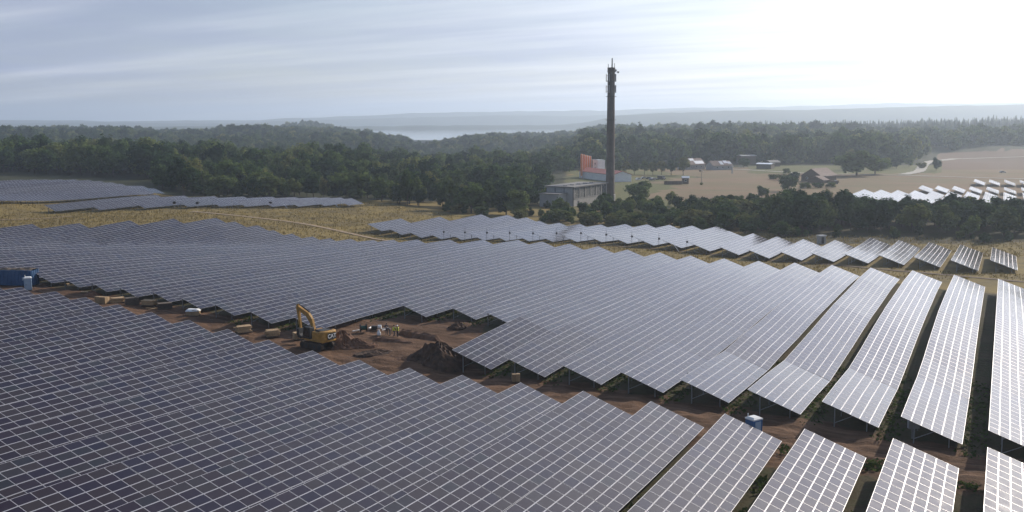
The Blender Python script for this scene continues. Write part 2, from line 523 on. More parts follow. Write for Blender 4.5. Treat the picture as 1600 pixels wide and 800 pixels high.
kk = -GX / PITCH_X
jit = (vnoise(GX, GY, 3.1, 1) - 0.5) * 2.6 + (vnoise(GX, GY, 1.2, 2) - 0.5) * 1.2
n_e = edge_interp(N_END, kk)
m_n = edge_interp(M_NEAR, kk)
m_f = edge_interp(M_FAR, kk)
inb = sstep(-3.0, -1.5, kk)
soil = sstep(n_e - 7, n_e - 1.5, GY + jit) * (1 - sstep(m_n - 0.5, m_n + 4.0, GY + jit * 1.3)) * inb * (1 - sstep(24, 28, kk))
pit = sstep(7.3, 7.9, kk) * (1 - sstep(11.6, 12.3, kk)) * sstep(105, 108, GY) * (1 - sstep(m_n + 1.5, m_n + 5.0, GY + jit))
soil = np.maximum(soil, pit)
DD = GX * FWD.x + GY * FWD.y
LL = GX * RGT.x + GY * RGT.y
PXL = 800 + LL / np.maximum(DD, 30) * F_PX / math.cos(PITCH)
# tall dry grass beyond the last tables
dry = sstep(m_f - 3, m_f + 0.5, GY + jit) * (1 - sstep(430, 470, DD))
# mown fields of the far right
wob = (vnoise(GX, GY, 38, 12) - 0.5) * 90 + (vnoise(GX, GY, 11, 13) - 0.5) * 40
fieldL = sstep(1035, 1075, PXL + jit * 3 + wob) * sstep(425, 450, DD + jit * 4) * (1 - sstep(790, 800, DD + jit))
brown = sstep(1462, 1475, PXL) * sstep(745, 752, DD) + 0.9 * sstep(1060, 1100, PXL + jit * 8) * sstep(430, 445, DD + jit * 4) * (1 - sstep(470, 500, DD + jit * 5))
fieldR = sstep(1462, 1475, PXL) * sstep(745, 752, DD) * (1 - sstep(1060, 1090, DD + jit * 6))
field = np.maximum(fieldL, fieldR)
meadow = sstep(1150, 1200, PXL + jit * 4) * (1 - sstep(1470, 1480, PXL)) * sstep(690, 705, DD + jit * 6) * (1 - sstep(800, 840, DD))
meadow = np.maximum(meadow, sstep(860, 900, PXL + jit * 6) * sstep(352, 372, DD + jit * 4) * (1 - sstep(425, 445, DD)) * (1 - sstep(1190, 1260, PXL)) * vnoise(GX, GY, 14, 9) * 1.1)
field = np.clip(field - meadow, 0, 1)
yard = sstep(870, 900, PXL) * (1 - sstep(1080, 1100, PXL)) * sstep(420, 440, DD) * (1 - sstep(760, 800, DD))
meadow = np.maximum(meadow, yard * (1 - field) * vnoise(GX, GY, 17, 14) * 1.5)
meadow = np.clip(meadow, 0, 1)
dry = np.clip(np.maximum(dry, yard) * (1 - field) * (1 - meadow), 0, 1)
dry = dry * (1 - 0.9 * sstep(1190, 1250, PXL) * sstep(280, 290, DD + jit))
wood = sstep(425, 450, DD) * (1 - field) * (1 - meadow) * (1 - yard)
# ruts and clods where the soil is open
clod = (vnoise(GX, GY, 1.5, 3) - 0.5) * 0.34 + (vnoise(GX, GY, 4.5, 4) - 0.5) * 0.55
GZ = GZ + soil * clod
# wheel tracks wander along the dirt road
acr = GY - n_e + (vnoise(GX, GX * 0, 23, 31) - 0.5) * 3.0
rut = 0
for off_, dep_ in ((1.2, .16), (3.0, .18), (4.6, .14), (6.4, .13)):
    rut = rut + dep_ * (np.exp(-((acr - off_) / 0.42) ** 2) - 0.45 * np.exp(-((acr - off_ - 0.75) / 0.35) ** 2))
GZ = GZ - soil * rut
GZ = GZ + np.where(RS < 420, (vnoise(GX, GY, 2.2, 5) - 0.5) * 0.12, 0)
# no trench is cut; the shadow of a low soil bank stands in for it
tv0, tv1 = None, None
nr, nt = GX.shape
gv = np.stack([GX, GY, GZ], -1).reshape(-1, 3)
idx = np.arange(nr * nt).reshape(nr, nt)
q = np.stack([idx[:-1, :], np.roll(idx, -1, 1)[:-1, :], np.roll(idx, -1, 1)[1:, :], idx[1:, :]], -1).reshape(-1, 4)
gm = bpy.data.meshes.new('ground')
gm.vertices.add(len(gv))
gm.vertices.foreach_set('co', gv.ravel())
gm.loops.add(q.size)
gm.loops.foreach_set('vertex_index', q.ravel().astype(np.int32))
gm.polygons.add(len(q))
gm.polygons.foreach_set('loop_start', np.arange(0, q.size, 4, dtype=np.int32))
gm.polygons.foreach_set('loop_total', np.full(len(q), 4, dtype=np.int32))
gm.polygons.foreach_set('use_smooth', np.ones(len(q), dtype=bool))
gm.update(calc_edges=True)
for nm, arr in (('soil', soil), ('dry', dry), ('field', field), ('brown', np.clip(brown, 0, 1)), ('meadow', meadow), ('wood', wood)):
    a = gm.attributes.new(nm, 'FLOAT', 'POINT')
    a.data.foreach_set('value', arr.ravel().astype(np.float32))


def ground_mat():
    m = bpy.data.materials.new('ground')
    m.use_nodes = True
    t = NT(m.node_tree)
    geo = t.n('ShaderNodeNewGeometry')
    P = geo.outputs['Position']
    at_ = lambda n_: t.n('ShaderNodeAttribute', attribute_name=n_).outputs['Fac']
    nA = t.noise(P, 0.9, 8, 0.65)
    nB = t.noise(P, 0.12, 4, 0.5)
    nC = t.noise(P, 4.0, 6, 0.7)
    # stretched noise: wheel marks and mowing lines run roughly along the lanes
    mp = t.n('ShaderNodeMapping', inp={'Vector': P, 'Rotation': (0, 0, -0.10), 'Scale': (0.16, 1.4, 1.0)})
    nD = t.noise(mp.outputs[0], 0.8, 6, 0.65)
    grass = t.ramp(nA, [(0.25, (0.030, 0.027, 0.014)), (0.48, (0.070, 0.060, 0.030)), (0.6, (0.050, 0.056, 0.022)), (0.8, (0.13, 0.10, 0.058))])
    grass = t.mix(t.n('ShaderNodeMapRange', inp={0: nB, 1: 0.42, 2: 0.62, 3: 0.0, 4: 0.55}).outputs[0], grass, (0.095, 0.072, 0.045))
    soilc = t.ramp(nD, [(0.25, (0.048, 0.028, 0.017)), (0.45, (0.115, 0.066, 0.040)), (0.6, (0.185, 0.108, 0.066)), (0.8, (0.28, 0.178, 0.112))])
    soilc = t.mix(t.n('ShaderNodeMapRange', inp={0: nA, 1: 0.5, 2: 0.72, 3: 0.0, 4: 0.7}).outputs[0], soilc, (0.085, 0.050, 0.032))
    dryc = t.ramp(nC, [(0.25, (0.165, 0.122, 0.044)), (0.5, (0.235, 0.175, 0.062)), (0.75, (0.30, 0.228, 0.085))])
    dryc = t.mix(t.n('ShaderNodeMapRange', inp={0: nB, 1: 0.4, 2: 0.65, 3: 0.0, 4: 0.7}).outputs[0], dryc, (0.115, 0.090, 0.048))
    fieldc = t.ramp(nD, [(0.3, (0.165, 0.122, 0.068)), (0.55, (0.23, 0.17, 0.098)), (0.8, (0.28, 0.21, 0.125))])
    fieldc = t.mix(t.n('ShaderNodeMapRange', inp={0: t.noise(P, 0.02, 3, 0.5), 1: 0.4, 2: 0.62, 3: 0.0, 4: 0.6}).outputs[0], fieldc, (0.145, 0.135, 0.065))
    mf_ = t.n('ShaderNodeMapping', inp={'Vector': P, 'Rotation': (0, 0, -YAW), 'Scale': (0.012, 0.16, 1.0)})
    strips_ = t.noise(mf_.outputs[0], 1.0, 3, 0.5)
    fieldc = t.mix(t.n('ShaderNodeMapRange', inp={0: strips_, 1: 0.42, 2: 0.6, 3: 0.0, 4: 0.6}).outputs[0], fieldc, (0.235, 0.145, 0.095))
    fieldc = t.mix(t.math('MULTIPLY', at_('brown'), 0.75), fieldc, (0.165, 0.108, 0.080))
    meadowc = t.ramp(nA, [(0.3, (0.085, 0.092, 0.030)), (0.6, (0.15, 0.145, 0.055)), (0.8, (0.22, 0.19, 0.085))])
    woodc = t.ramp(nA, [(0.3, (0.022, 0.026, 0.012)), (0.7, (0.055, 0.058, 0.026))])

    def edge(a):
        s = t.math('ADD', a, t.math('MULTIPLY', t.math('SUBTRACT', nA, 0.5), 0.9))
        return t.n('ShaderNodeMapRange', inp={0: s, 1: 0.3, 2: 0.6, 3: 0.0, 4: 1.0}).outputs[0]
    c = grass
    for nm, cc in (('dry', dryc), ('wood', woodc), ('field', fieldc), ('meadow', meadowc), ('soil', soilc)):
        c = t.mix(edge(at_(nm)), c, cc)
    b = t.n('ShaderNodeBsdfPrincipled', inp={'Base Color': c, 'Roughness': 0.95, 'Specular IOR Level': 0.15})
    hsum = t.math('ADD', t.math('MULTIPLY', nA, 1.0), t.math('MULTIPLY', nC, 0.5))
    bn = t.n('ShaderNodeBump', inp={'Strength': 0.7, 'Distance': 0.35, 'Height': hsum})
    t.t.links.new(bn.outputs[0], b.inputs['Normal'])
    o = t.n('ShaderNodeOutputMaterial')
    t.t.links.new(b.outputs[0], o.inputs[0])
    return m


gm.materials.append(ground_mat())
tag(link('ground', gm), kind='structure')

# lake and the hills behind it
M_WATER = mat('water', (0.05, 0.08, 0.09), 0.06, 0, 0.05, 0.01)
wm = MB()
wm.face([fan(p_, d_, -14.0) for p_, d_ in ((545, 2300), (1010, 2300), (1120, 7900), (470, 7900))])
tag(wm.build('lake_water', M_WATER), kind='structure')


def hill_range(dist, xs, ys, seed, depth, colr):
    m = MB()
    pp = np.arange(-700, 2400, 14.0)
    yy = np.interp(pp, xs, ys)
    r_ = np.random.default_rng(seed)
    bumps = np.convolve(r_.random(len(pp) + 8) - 0.5, np.ones(9) / 9, 'valid') * 7.0 + np.convolve(r_.random(len(pp) + 28) - 0.5, np.ones(29) / 29, 'valid') * 9.0 + (r_.random(len(pp)) - 0.5) * 0.6
    z = CAMZ - (yy + bumps - 187) / F_PX * dist
    rows = [(-depth * 0.5, -22.0, 0.0), (-depth * 0.42, 0.45, 0.45), (-depth * 0.25, 0.8, 0.8), (0, 1.0, 1.0), (depth * 0.5, 0.5, 0.5)]
    V, n_ = [], len(pp)
    for dd, _, fr in rows:
        for i in range(n_):
            zz = -24 + (z[i] + 24) * fr
            V.append(fan(pp[i], dist + dd, zz))
    Fc = [(a * n_ + i, a * n_ + i + 1, (a + 1) * n_ + i + 1, (a + 1) * n_ + i) for a in range(len(rows) - 1) for i in range(n_ - 1)]
    m.poly(V, Fc)
    return tag(m.build('distant_hills', colr, smooth=True), kind='structure')


M_HILL = mat('hill_woods', (0.035, 0.05, 0.025), 0.95, 0, 0.35, 0.01, 0.0, 0.1)
hill_range(7700, [-700, 0, 300, 400, 480, 560, 700, 900, 960, 1050, 1200, 1400, 1600, 2400], [188, 189, 190, 189, 186.5, 184, 182.5, 181, 180, 176, 174, 171, 169, 168], 5, 700, M_HILL)
hill_range(5200, [-700, 860, 930, 960, 1050, 1130, 1200, 1330, 1400, 1600, 2400], [196, 196, 190, 183, 177, 174.5, 173, 170.5, 170, 167, 168], 8, 600, M_HILL)
hill_range(9500, [-700, 0, 200, 400, 430, 560, 650, 800, 1000, 1200, 1400, 1600, 2400], [186, 185.5, 186, 185, 183, 180, 176.5, 173.5, 171, 169, 165.5, 162.5, 165], 6, 900, M_HILL)

# ------------------------------------------------------------------ solar tables
TILT = R(19.63)
TW = 5.98                              # slant width of a table: six modules
CT, ST = math.cos(TILT), math.sin(TILT)
PL, PW = 1.655, TW / 6


def panel_mesh():
    m = MB()
    l, wd, fr = PL / 2 - 0.012, PW / 2 - 0.010, 0.031
    fe = 0.019                          # the short rails are narrower than the long ones
    o = [(-l, -wd), (l, -wd), (l, wd), (-l, wd)]
    i_ = [(-l + fe, -wd + fr), (l - fe, -wd + fr), (l - fe, wd - fr), (-l + fe, wd - fr)]
    T, B, Gz = 0.0, -0.040, -0.006
    v = [(x, y, B) for x, y in o] + [(x, y, T) for x, y in o] + [(x, y, T) for x, y in i_] + [(x, y, Gz) for x, y in i_]
    f_frame = [(a, (a + 1) % 4, 4 + (a + 1) % 4, 4 + a) for a in range(4)] + [(4 + a, 4 + (a + 1) % 4, 8 + (a + 1) % 4, 8 + a) for a in range(4)] + [(8 + a, 8 + (a + 1) % 4, 12 + (a + 1) % 4, 12 + a) for a in range(4)]
    m.poly(v, f_frame, 1)
    m.poly(v, [(12, 13, 14, 15)], 0)
    m.poly(v, [(3, 2, 1, 0)], 2)
    return m


PANEL_MB = panel_mesh()
PANEL = PANEL_MB.mesh('solar_panel', [M_GLASS, M_FRAME, M_BACK])
_pv = np.array(PANEL_MB.v)
_pm = np.array(PANEL_MB.m)
post_mb = MB()
post_mb.box((0, 0, 0.5), (0.10, 0.14, 1.0))
POST = post_mb.mesh('post', M_STEEL)
PANEL_STATS = [0, 0]


def table_row(label, group, x, y0, y1, n_single, end_posts=0):
    """one long table of modules, six deep, following the ground"""
    n = max(2, int(round((y1 - y0) / PL)))
    ys = y0 + (np.arange(n) + 0.5) * PL + 0.055 * (np.arange(n) // 12)
    yb = y0 + np.arange(n + 1) * PL
    ks_ = np.unique(np.append(np.arange(0, n + 1, 6), n))       # rigid sections of six modules follow the ground
    zb = np.interp(yb, yb[ks_], surf(np.full(len(ks_), x), yb[ks_]))
    base = Vector((x + 2.8, y0 + n * PL / 2, gz(x + 2.8, y0 + n * PL / 2)))
    root = thing('solar_table', label, 'solar panel row', base, 0, group)
    items = []
    cross0 = Vector((-CT, 0, ST))
    sg = (0.0, 0.0)
    for j in range(n):
        if j % 12 == 0:      # frames of twelve modules are never set quite alike
            sg = (random.gauss(0, 0.004), random.gauss(0, 0.004))
        s = (zb[j + 1] - zb[j]) / PL
        al = Vector((0, 1, s)).normalized()
        nor = al.cross(cross0).normalized()
        cr = nor.cross(al).normalized()
        zm = 0.5 * (zb[j] + zb[j + 1])
        for i in range(6):
            off = (i + 0.5) * PW
            c = Vector((x, ys[j], zm)) - cr * off
            e1, e2 = sg[0] + random.gauss(0, 0.0016), sg[1] + random.gauss(0, 0.0016)
            nn = (nor + al * e1 + cr * e2).normalized()
            a2 = (al - nn * al.dot(nn)).normalized()
            c2 = nn.cross(a2)
            items.append((c.length_squared, c, a2, c2, nn))
    items.sort(key=lambda t_: (t_[1].x ** 2 + t_[1].y ** 2))
    for _, c, a, cr, nn in items[:n_single]:
        p = bpy.data.objects.new('solar_panel', PANEL)
        COL.objects.link(p)
        p.parent = root
        d = c - base
        p.matrix_local = Matrix(((a.x, cr.x, nn.x, d.x), (a.y, cr.y, nn.y, d.y), (a.z, cr.z, nn.z, d.z), (0, 0, 0, 1)))
        PANEL_STATS[0] += 1
    rest = items[n_single:]
    if rest:
        PANEL_STATS[1] += len(rest)
        C = np.array([tuple(t_[1] - base) for t_ in rest])
        A = np.array([[tuple(t_[2]), tuple(t_[3]), tuple(t_[4])] for t_ in rest])
        V = C[:, None, :] + np.einsum('vk,nkc->nvc', _pv, A)
        nv = len(_pv)
        faces = [tuple(b * nv + i for i in f) for b in range(len(rest)) for f in PANEL_MB.f]
        me = bpy.data.meshes.new('far_panels')
        me.from_pydata(V.reshape(-1, 3).tolist(), [], faces)
        for m_ in (M_GLASS, M_FRAME, M_BACK):
            me.materials.append(m_)
        me.polygons.foreach_set('material_index', np.tile(_pm, len(rest)).astype(np.int32))
        me.update()
        o = link('solar_panels', me, root)
        o['kind'] = 'stuff'
    # rack: purlins, rafters, posts, braces
    fm = MB()
    bays = max(1, int(round(n * PL / 4.96)))
    fy = np.linspace(y0 + 0.7, y0 + n * PL - 0.7, bays + 1)
    fz = surf(np.full(len(fy), x), fy)
    posts = []
    for b, (yy, zz) in enumerate(zip(fy, fz)):
        pt = lambda u_, dz: Vector((x + CT * u_, yy, zz - ST * u_ - dz)) - base
        fm.beam(pt(0.25, 0.17), pt(TW - 0.25, 0.17), 0.08, 0.12)
        g1, g2 = gz(x + CT * 1.3, yy), gz(x + CT * 4.7, yy)
        tops = [(pt(1.3, 0.2), g1 - base.z), (pt(4.7, 0.2), g2 - base.z)]
        single = (b < end_posts)
        for tp, gb in tops:
            if single:
                posts.append((tp, gb))
            else:
                fm.beam((tp.x, tp.y, gb - 0.3), tp, 0.10, 0.12, up=(0, 1, 0))
        tp, gb = tops[0]
        fm.beam((tp.x, tp.y, gb + 0.45), pt(3.3, 0.2), 0.06, 0.06)
    for u_ in (0.5, 1.9, 4.1, 5.5):
        for b in range(bays):
            p0 = Vector((x + CT * u_, fy[b], fz[b] - ST * u_ - 0.09)) - base
            p1 = Vector((x + CT * u_, fy[b + 1], fz[b + 1] - ST * u_ - 0.09)) - base
            fm.beam(p0, p1, 0.06, 0.09)
    fm.build('support_frame', M_STEEL, root)
    for tp, gb in posts:
        p = bpy.data.objects.new('post', POST)
        COL.objects.link(p)
        p.parent = root
        p.location = (tp.x, tp.y, gb - 0.3)
        p.scale = (1, 1, tp.z - gb + 0.3)
    return root


ORD = ['zeroth', 'first', 'second', 'third', 'fourth', 'fifth', 'sixth', 'seventh', 'eighth', 'ninth', 'tenth', 'eleventh', 'twelfth', 'thirteenth',
       'fourteenth', 'fifteenth', 'sixteenth', 'seventeenth', 'eighteenth', 'nineteenth', 'twentieth', 'twenty-first', 'twenty-second',
       'twenty-third', 'twenty-fourth', 'twenty-fifth', 'twenty-sixth', 'twenty-seventh', 'twenty-eighth', 'twenty-ninth', 'thirtieth',
       'thirty-first', 'thirty-second', 'thirty-third', 'thirty-fourth', 'thirty-fifth', 'thirty-sixth']

# foreground block
for k in range(0, 21):
    ye = N_END[k]
    ys_ = max(78 - 3.9 * k, 5.7 * k) - 13
    if k > 16:
        ys_ = max(ys_, 5.7 * k - 16)
    n_ = int((ye - ys_) / PL)
    tone = 'pale glossy' if k < 3 else ('grey-violet' if k < 9 else 'dark violet')
    table_row(f'{tone} panel row in the foreground block, {ORD[k + 1]} from its right end', 'panel rows of the foreground block',
              -PITCH_X * k, ye - n_ * PL, ye, 300)
# big middle block
for k in range(0, 33):
    yn = M_NEAR[k] if k in M_NEAR else 119.0 + (k - 20) * 0.8
    yn = max(yn, 5.7 * k - 14)
    yf = float(edge_interp(M_FAR, k))
    tone = 'bright white-glinting' if k < 6 else ('silvery grey' if k < 13 else 'dark violet-grey')
    extra = ' cut back' if k in (9, 10, 11) else ''
    table_row(f'{tone} panel row of the middle block, {ORD[k + 1]} from its right end{extra}', 'panel rows of the middle block',
              -PITCH_X * k, yn, yf, 300, 4 if k < 13 else 2)
# upper block behind the grass lane
for L in range(24):
    x_ = -PITCH_X * (23.235 - L)
    tone = 'grey-blue' if L < 6 else ('bright silvery' if L < 19 else 'grey-striped')
    table_row(f'short {tone} panel table beyond the grass lane, {ORD[24 - L]} from the right', 'panel tables beyond the grass lane',
              x_, F_NEAR[L], F_FAR[L], 0 if L < 17 else 120, 0)
# block on the left in front of the woods
for i in range(10):
    u_ = -29.3 - i
    n0 = np.interp(-u_, [29.3, 30.7, 32.1, 33.5, 34.9, 38.2], [39.55, 38.7, 37.6, 36.6, 35.7, 30.1]) * 7.8
    n1 = np.interp(-u_, [29.3, 30.7, 32.1, 34.0, 38.2], [40.9, 41.5, 42.0, 41.0, 36.6]) * 7.8
    table_row(f'low grey panel table in front of the left woods, {ORD[i + 1]} from its right end', 'panel tables in front of the left woods', u_ * 7.8, n0, n1, 0)
# block on the far left rise
for i in range(12):
    u_ = -41.3 - i
    n1 = np.interp(-u_, [41.3, 42.3, 43.3, 44.3, 46.3, 48.3, 54], [38.6, 40.5, 40.5, 39.9, 40.3, 40.2, 39.5]) * 7.8
    n0 = np.interp(-u_, [41.3, 43.3, 54], [28.5, 31.8, 37.0]) * 7.8
    if i == 1:
        n0 = 34.5 * 7.8
    table_row(f'dull grey-violet panel row on the far left rise, {ORD[i + 1]} from the front', 'panel rows on the far left rise', u_ * 7.8, n0, n1, 0)
# three tiers of tables on the far right
tiers = (('lower', 8, 57.6, 66.7, -1), ('middle', 5, 69.3, 73.0, -1), ('upper', 2, 79.0, 82.6, -1))
for nm, kmax, v0, v1, kmin in tiers:
    n_t = kmax - kmin + 1
    for j, k in enumerate(range(kmin, kmax + 1)):
        table_row(f'glaring white panel table beyond the tree belt, {nm} tier, {ORD[j + 1]} from the right', 'panel tables beyond the tree belt',
                  -PITCH_X * k, v0 * 7.8, v1 * 7.8, 0)
print('panels', PANEL_STATS)

# ------------------------------------------------------------------ trees


def leaf_quad(m, c, nrm, s, r_):
    n_ = Vector(nrm).normalized()
    t_ = n_.orthogonal().normalized()
    b_ = n_.cross(t_)
    a = r_.random() * 6.283
    u_ = t_ * math.cos(a) + b_ * math.sin(a)
    v_ = n_.cross(u_)
    s1, s2 = s * (0.7 + 0.6 * r_.random()), s * (0.5 + 0.5 * r_.random())
    m.face([c - u_ * s1 - v_ * s2 * 0.6, c + u_ * s1 * 0.3 - v_ * s2, c + u_ * s1 + v_ * s2 * 0.4, c - u_ * s1 * 0.2 + v_ * s2])


ICO = None


def ico_pts():
    global ICO
    if ICO is None:
        bm = bmesh.new()
        bmesh.ops.create_icosphere(bm, subdivisions=1, radius=1)
        ICO = ([v.co.copy() for v in bm.verts], [tuple(v.index for v in f.verts) for f in bm.faces])
        bm.free()
    return ICO


def crown_mb(seed, h, rad, base, lobes, leaves, leaf, top=0.5, core=True):
    """broad crown: lobes around the limbs, each covered with leaf clumps. Height h, first leaves at base"""
    r_ = random.Random(seed)
    m = MB()
    cz = base + (h - base) * 0.52
    hz = (h - base) / 2
    L = [(Vector((0, 0, cz)), rad * 0.62, hz * 0.74)]
    for i in range(lobes):
        a = i * 2.399 + r_.random() * 0.8
        q = r_.uniform(-0.85, 0.95)
        ring = math.sqrt(max(0.0, 1 - q * q * 0.9)) * r_.uniform(0.55, 0.82)
        if q < 0:
            ring *= (1.0 - 0.25 * -q)
        else:
            ring *= 1 - top * q * 0.5
        s = r_.uniform(0.26, 0.46)
        L.append((Vector((math.cos(a) * rad * ring, math.sin(a) * rad * ring, cz + hz * q * 0.72)), rad * s, hz * s * r_.uniform(0.8, 1.1)))
    vs, fs = ico_pts()
    per = leaves // len(L)
    for c, ra, rz in L:
        if core:
            k = 0.72
            m.poly([c + Vector((v.x * ra * k, v.y * ra * k, v.z * rz * k)) * (0.85 + 0.3 * r_.random()) - Vector((0, 0, 0)) * 0 for v in vs], fs)
        cnt = int(per * (1.6 if ra > rad * 0.5 else 0.95))
        for _ in range(cnt):
            z = r_.uniform(-0.8, 1)
            a = r_.random() * 6.283
            q = math.sqrt(1 - z * z)
            d = Vector((math.cos(a) * q, math.sin(a) * q, z))
            rr = r_.uniform(0.78, 1.10)
            p = c + Vector((d.x * ra, d.y * ra, d.z * rz)) * rr
            nn = d + Vector((r_.gauss(0, .55), r_.gauss(0, .55), r_.gauss(0.25, .55)))
            leaf_quad(m, p, nn, leaf, r_)
    return m


def cone_mb(seed, h, rad, tiers, per, leaf):
    """conifer: drooping whorls that narrow to a tip"""
    r_ = random.Random(seed)
    m = MB()
    vs, fs = ico_pts()
    for t_ in range(tiers):
        f = t_ / (tiers - 1)
        z = h * (0.14 + 0.84 * f)
        ra = rad * (1 - f) ** 0.85 + 0.15
        m.poly([Vector((v.x * ra * 0.6, v.y * ra * 0.6, z + v.z * h / tiers * 0.8)) for v in vs], fs)
        for i in range(max(4, int(per * (1 - f * 0.75)))):
            a = r_.random() * 6.283
            q = ra * r_.uniform(0.45, 1.12)
            p = Vector((math.cos(a) * q, math.sin(a) * q, z - q * 0.28 + r_.gauss(0, .25)))
            leaf_quad(m, p, (math.cos(a) * 0.6 + r_.gauss(0, .3), math.sin(a) * 0.6 + r_.gauss(0, .3), 0.8), leaf, r_)
    return m


def trunk_mb(seed, h, base, rad, r0):
    r_ = random.Random(seed)
    m = MB()
    top = base + (h - base) * 0.55
    m.bar((0, 0, -0.6), (0, 0, base * 0.9), r0, 7, r0 * 0.75)
    m.bar((0, 0, base * 0.9), (r_.gauss(0, .2), r_.gauss(0, .2), top), r0 * 0.75, 6, r0 * 0.25)
    for i in range(5):
        a = i * 1.35 + r_.random()
        z0 = base * 0.85 + (top - base) * 0.12 * i
        m.bar((0, 0, z0), (math.cos(a) * rad * 0.6, math.sin(a) * rad * 0.6, z0 + (h - base) * 0.28), r0 * 0.42, 5, r0 * 0.1)
    return m


TREES = {}


def reg(kind, crown, trunk, mt, h):
    TREES.setdefault(kind, []).append((crown.mesh(kind + '_crown', [mt]), trunk.mesh(kind + '_trunk', [M_BARK]), h))


for i in range(4):      # tall broadleaf, unit height 16 m
    reg('tall', crown_mb(10 + i, 16, 5.6 + 0.5 * (i % 2), 1.6, 15 + 2 * i, 1500, 0.50), trunk_mb(i, 16, 3.0, 5, 0.34), M_LEAF, 16)
for i in range(3):      # rounder, lower crowns
    reg('round', crown_mb(30 + i, 10, 4.3, 0.6, 13, 1150, 0.40, 0.3), trunk_mb(20 + i, 10, 1.8, 4, 0.24), M_LEAF, 10)
for i in range(3):      # pines: dark, uneven, open tops
    reg('pine', crown_mb(50 + i, 11, 3.5, 0.8, 19, 1250, 0.38, 0.8), trunk_mb(40 + i, 11, 2.2, 3.2, 0.22), M_PINE, 11)
for i in range(3):      # bushes
    reg('bush', crown_mb(70 + i, 4, 2.5, 0.0, 9, 620, 0.27, 0.4), trunk_mb(60 + i, 4, 0.6, 2, 0.09), M_BUSH, 4)
for i in range(2):      # slim poplar-like young trees
    reg('slim', crown_mb(90 + i, 11, 2.4, 0.5, 15, 850, 0.34, 1.0), trunk_mb(80 + i, 11, 1.4, 1.6, 0.17), M_BUSH, 11)
for i in range(2):
    reg('lollipop', crown_mb(95 + i, 9, 3.6, 1.7, 13, 900, 0.36, 0.7), trunk_mb(90 + i, 9, 2.0, 2.8, 0.2), M_BUSH, 9)

NAMES = {'tall': ('broadleaf_tree', 'tree'), 'round': ('round_tree', 'tree'), 'pine': ('pine_tree', 'tree'), 'bush': ('bush', 'bush'), 'slim': ('young_tree', 'tree'), 'lollipop': ('avenue_tree', 'tree')}


def plant(kind, p, h, label, group, sq=1.0, var=None):
    cm, tm, h0 = TREES[kind][random.randrange(len(TREES[kind])) if var is None else var % len(TREES[kind])]
    nm, cat = NAMES[kind]
    z = p.z if len(p) > 2 and p.z != 0 else gz(p.x, p.y)
    root = thing(nm, label, cat, (p.x, p.y, z - 0.1), random.random() * 6.283, group)
    s = h / h0
    root.scale = (s * sq, s * sq, s)
    link('crown', cm, root)
    link('trunk', tm, root)
    return root


# clear places: buildings, yards, roads (centre px, dist, radius px, radius m)
CLEAR = []


def blocked(pxl, d):
    for a, b, c, e in CLEAR:
        if a <= pxl <= b and c <= d <= e:
            return True
    return False


CLEAR += [(885, 1012, 433, 470), (905, 1010, 470, 600), (868, 960, 408, 436), (1000, 1060, 470, 700), (1450, 1480, 700, 1150), (938, 975, 425, 455), (780, 800, 800, 900)]
spots = []


def belt(px0, px1, d0f, d1f, dens, kinds, hh, area, minsep=0.0):
    """scatter plants on an area given by bearing and distance, denser = more per 100 square metres"""
    n_try = 0
    pts = []
    step = 6
    for a in np.arange(px0, px1, step):
        d0, d1 = d0f(a), d1f(a)
        if d1 <= d0:
            continue
        ar = (step / F_PX) * (d1 ** 2 - d0 ** 2) / 2
        cnt = rng.poisson(ar * dens / 100.0)
        for _ in range(cnt):
            d = math.sqrt(rng.uniform(d0 ** 2, d1 ** 2))
            b = a + rng.uniform(0, step)
            if not blocked(b, d):
                pts.append((b, d))
    for b, d in pts:
        k = kinds[rng.integers(len(kinds))]
        spots.append((d, b, k, rng.uniform(*hh(b, d)), area))


LEFT_D0 = lambda a: float(np.interp(a, [-120, 0, 120, 205, 235, 245, 330, 560, 600, 660, 740, 800, 860], [610, 600, 575, 560, 545, 452, 436, 436, 418, 402, 378, 372, 385]))
# the woods on the left: front ranks
belt(-70, 235, LEFT_D0, lambda a: LEFT_D0(a) + 45, 1.0, ['tall', 'tall', 'round'], lambda b, d: (12, 20), 'left')
belt(235, 560, LEFT_D0, lambda a: LEFT_D0(a) + 22, 1.3, ['round', 'bush', 'round', 'slim', 'tall'], lambda b, d: (5, 13), 'left')
belt(235, 560, lambda a: LEFT_D0(a) + 22, lambda a: LEFT_D0(a) + 110, 0.95, ['tall', 'round', 'tall', 'slim'], lambda b, d: (8, 15.5), 'left')
belt(560, 850, LEFT_D0, lambda a: LEFT_D0(a) + 90, 1.0, ['tall', 'pine', 'round', 'slim'], lambda b, d: (6.5, 13), 'mid')
belt(640, 860, lambda a: LEFT_D0(a) - 14, LEFT_D0, 1.1, ['bush', 'bush', 'round'], lambda b, d: (2.5, 5), 'mid')
# scrub around the old works
belt(850, 1235, lambda a: float(np.interp(a, [850, 950, 1100, 1235], [347, 340, 322, 296])), lambda a: 372, 3.6, ['bush', 'bush', 'round'], lambda b, d: (2.4, 5.2), 'scrub')
belt(850, 1240, lambda a: 372, lambda a: 425, 2.0, ['bush', 'round', 'bush', 'round'], lambda b, d: (2.5, 6.5), 'scrub')
belt(1080, 1240, lambda a: 320, lambda a: 400, 1.3, ['round', 'pine', 'bush'], lambda b, d: (5, 8.5), 'scrub')
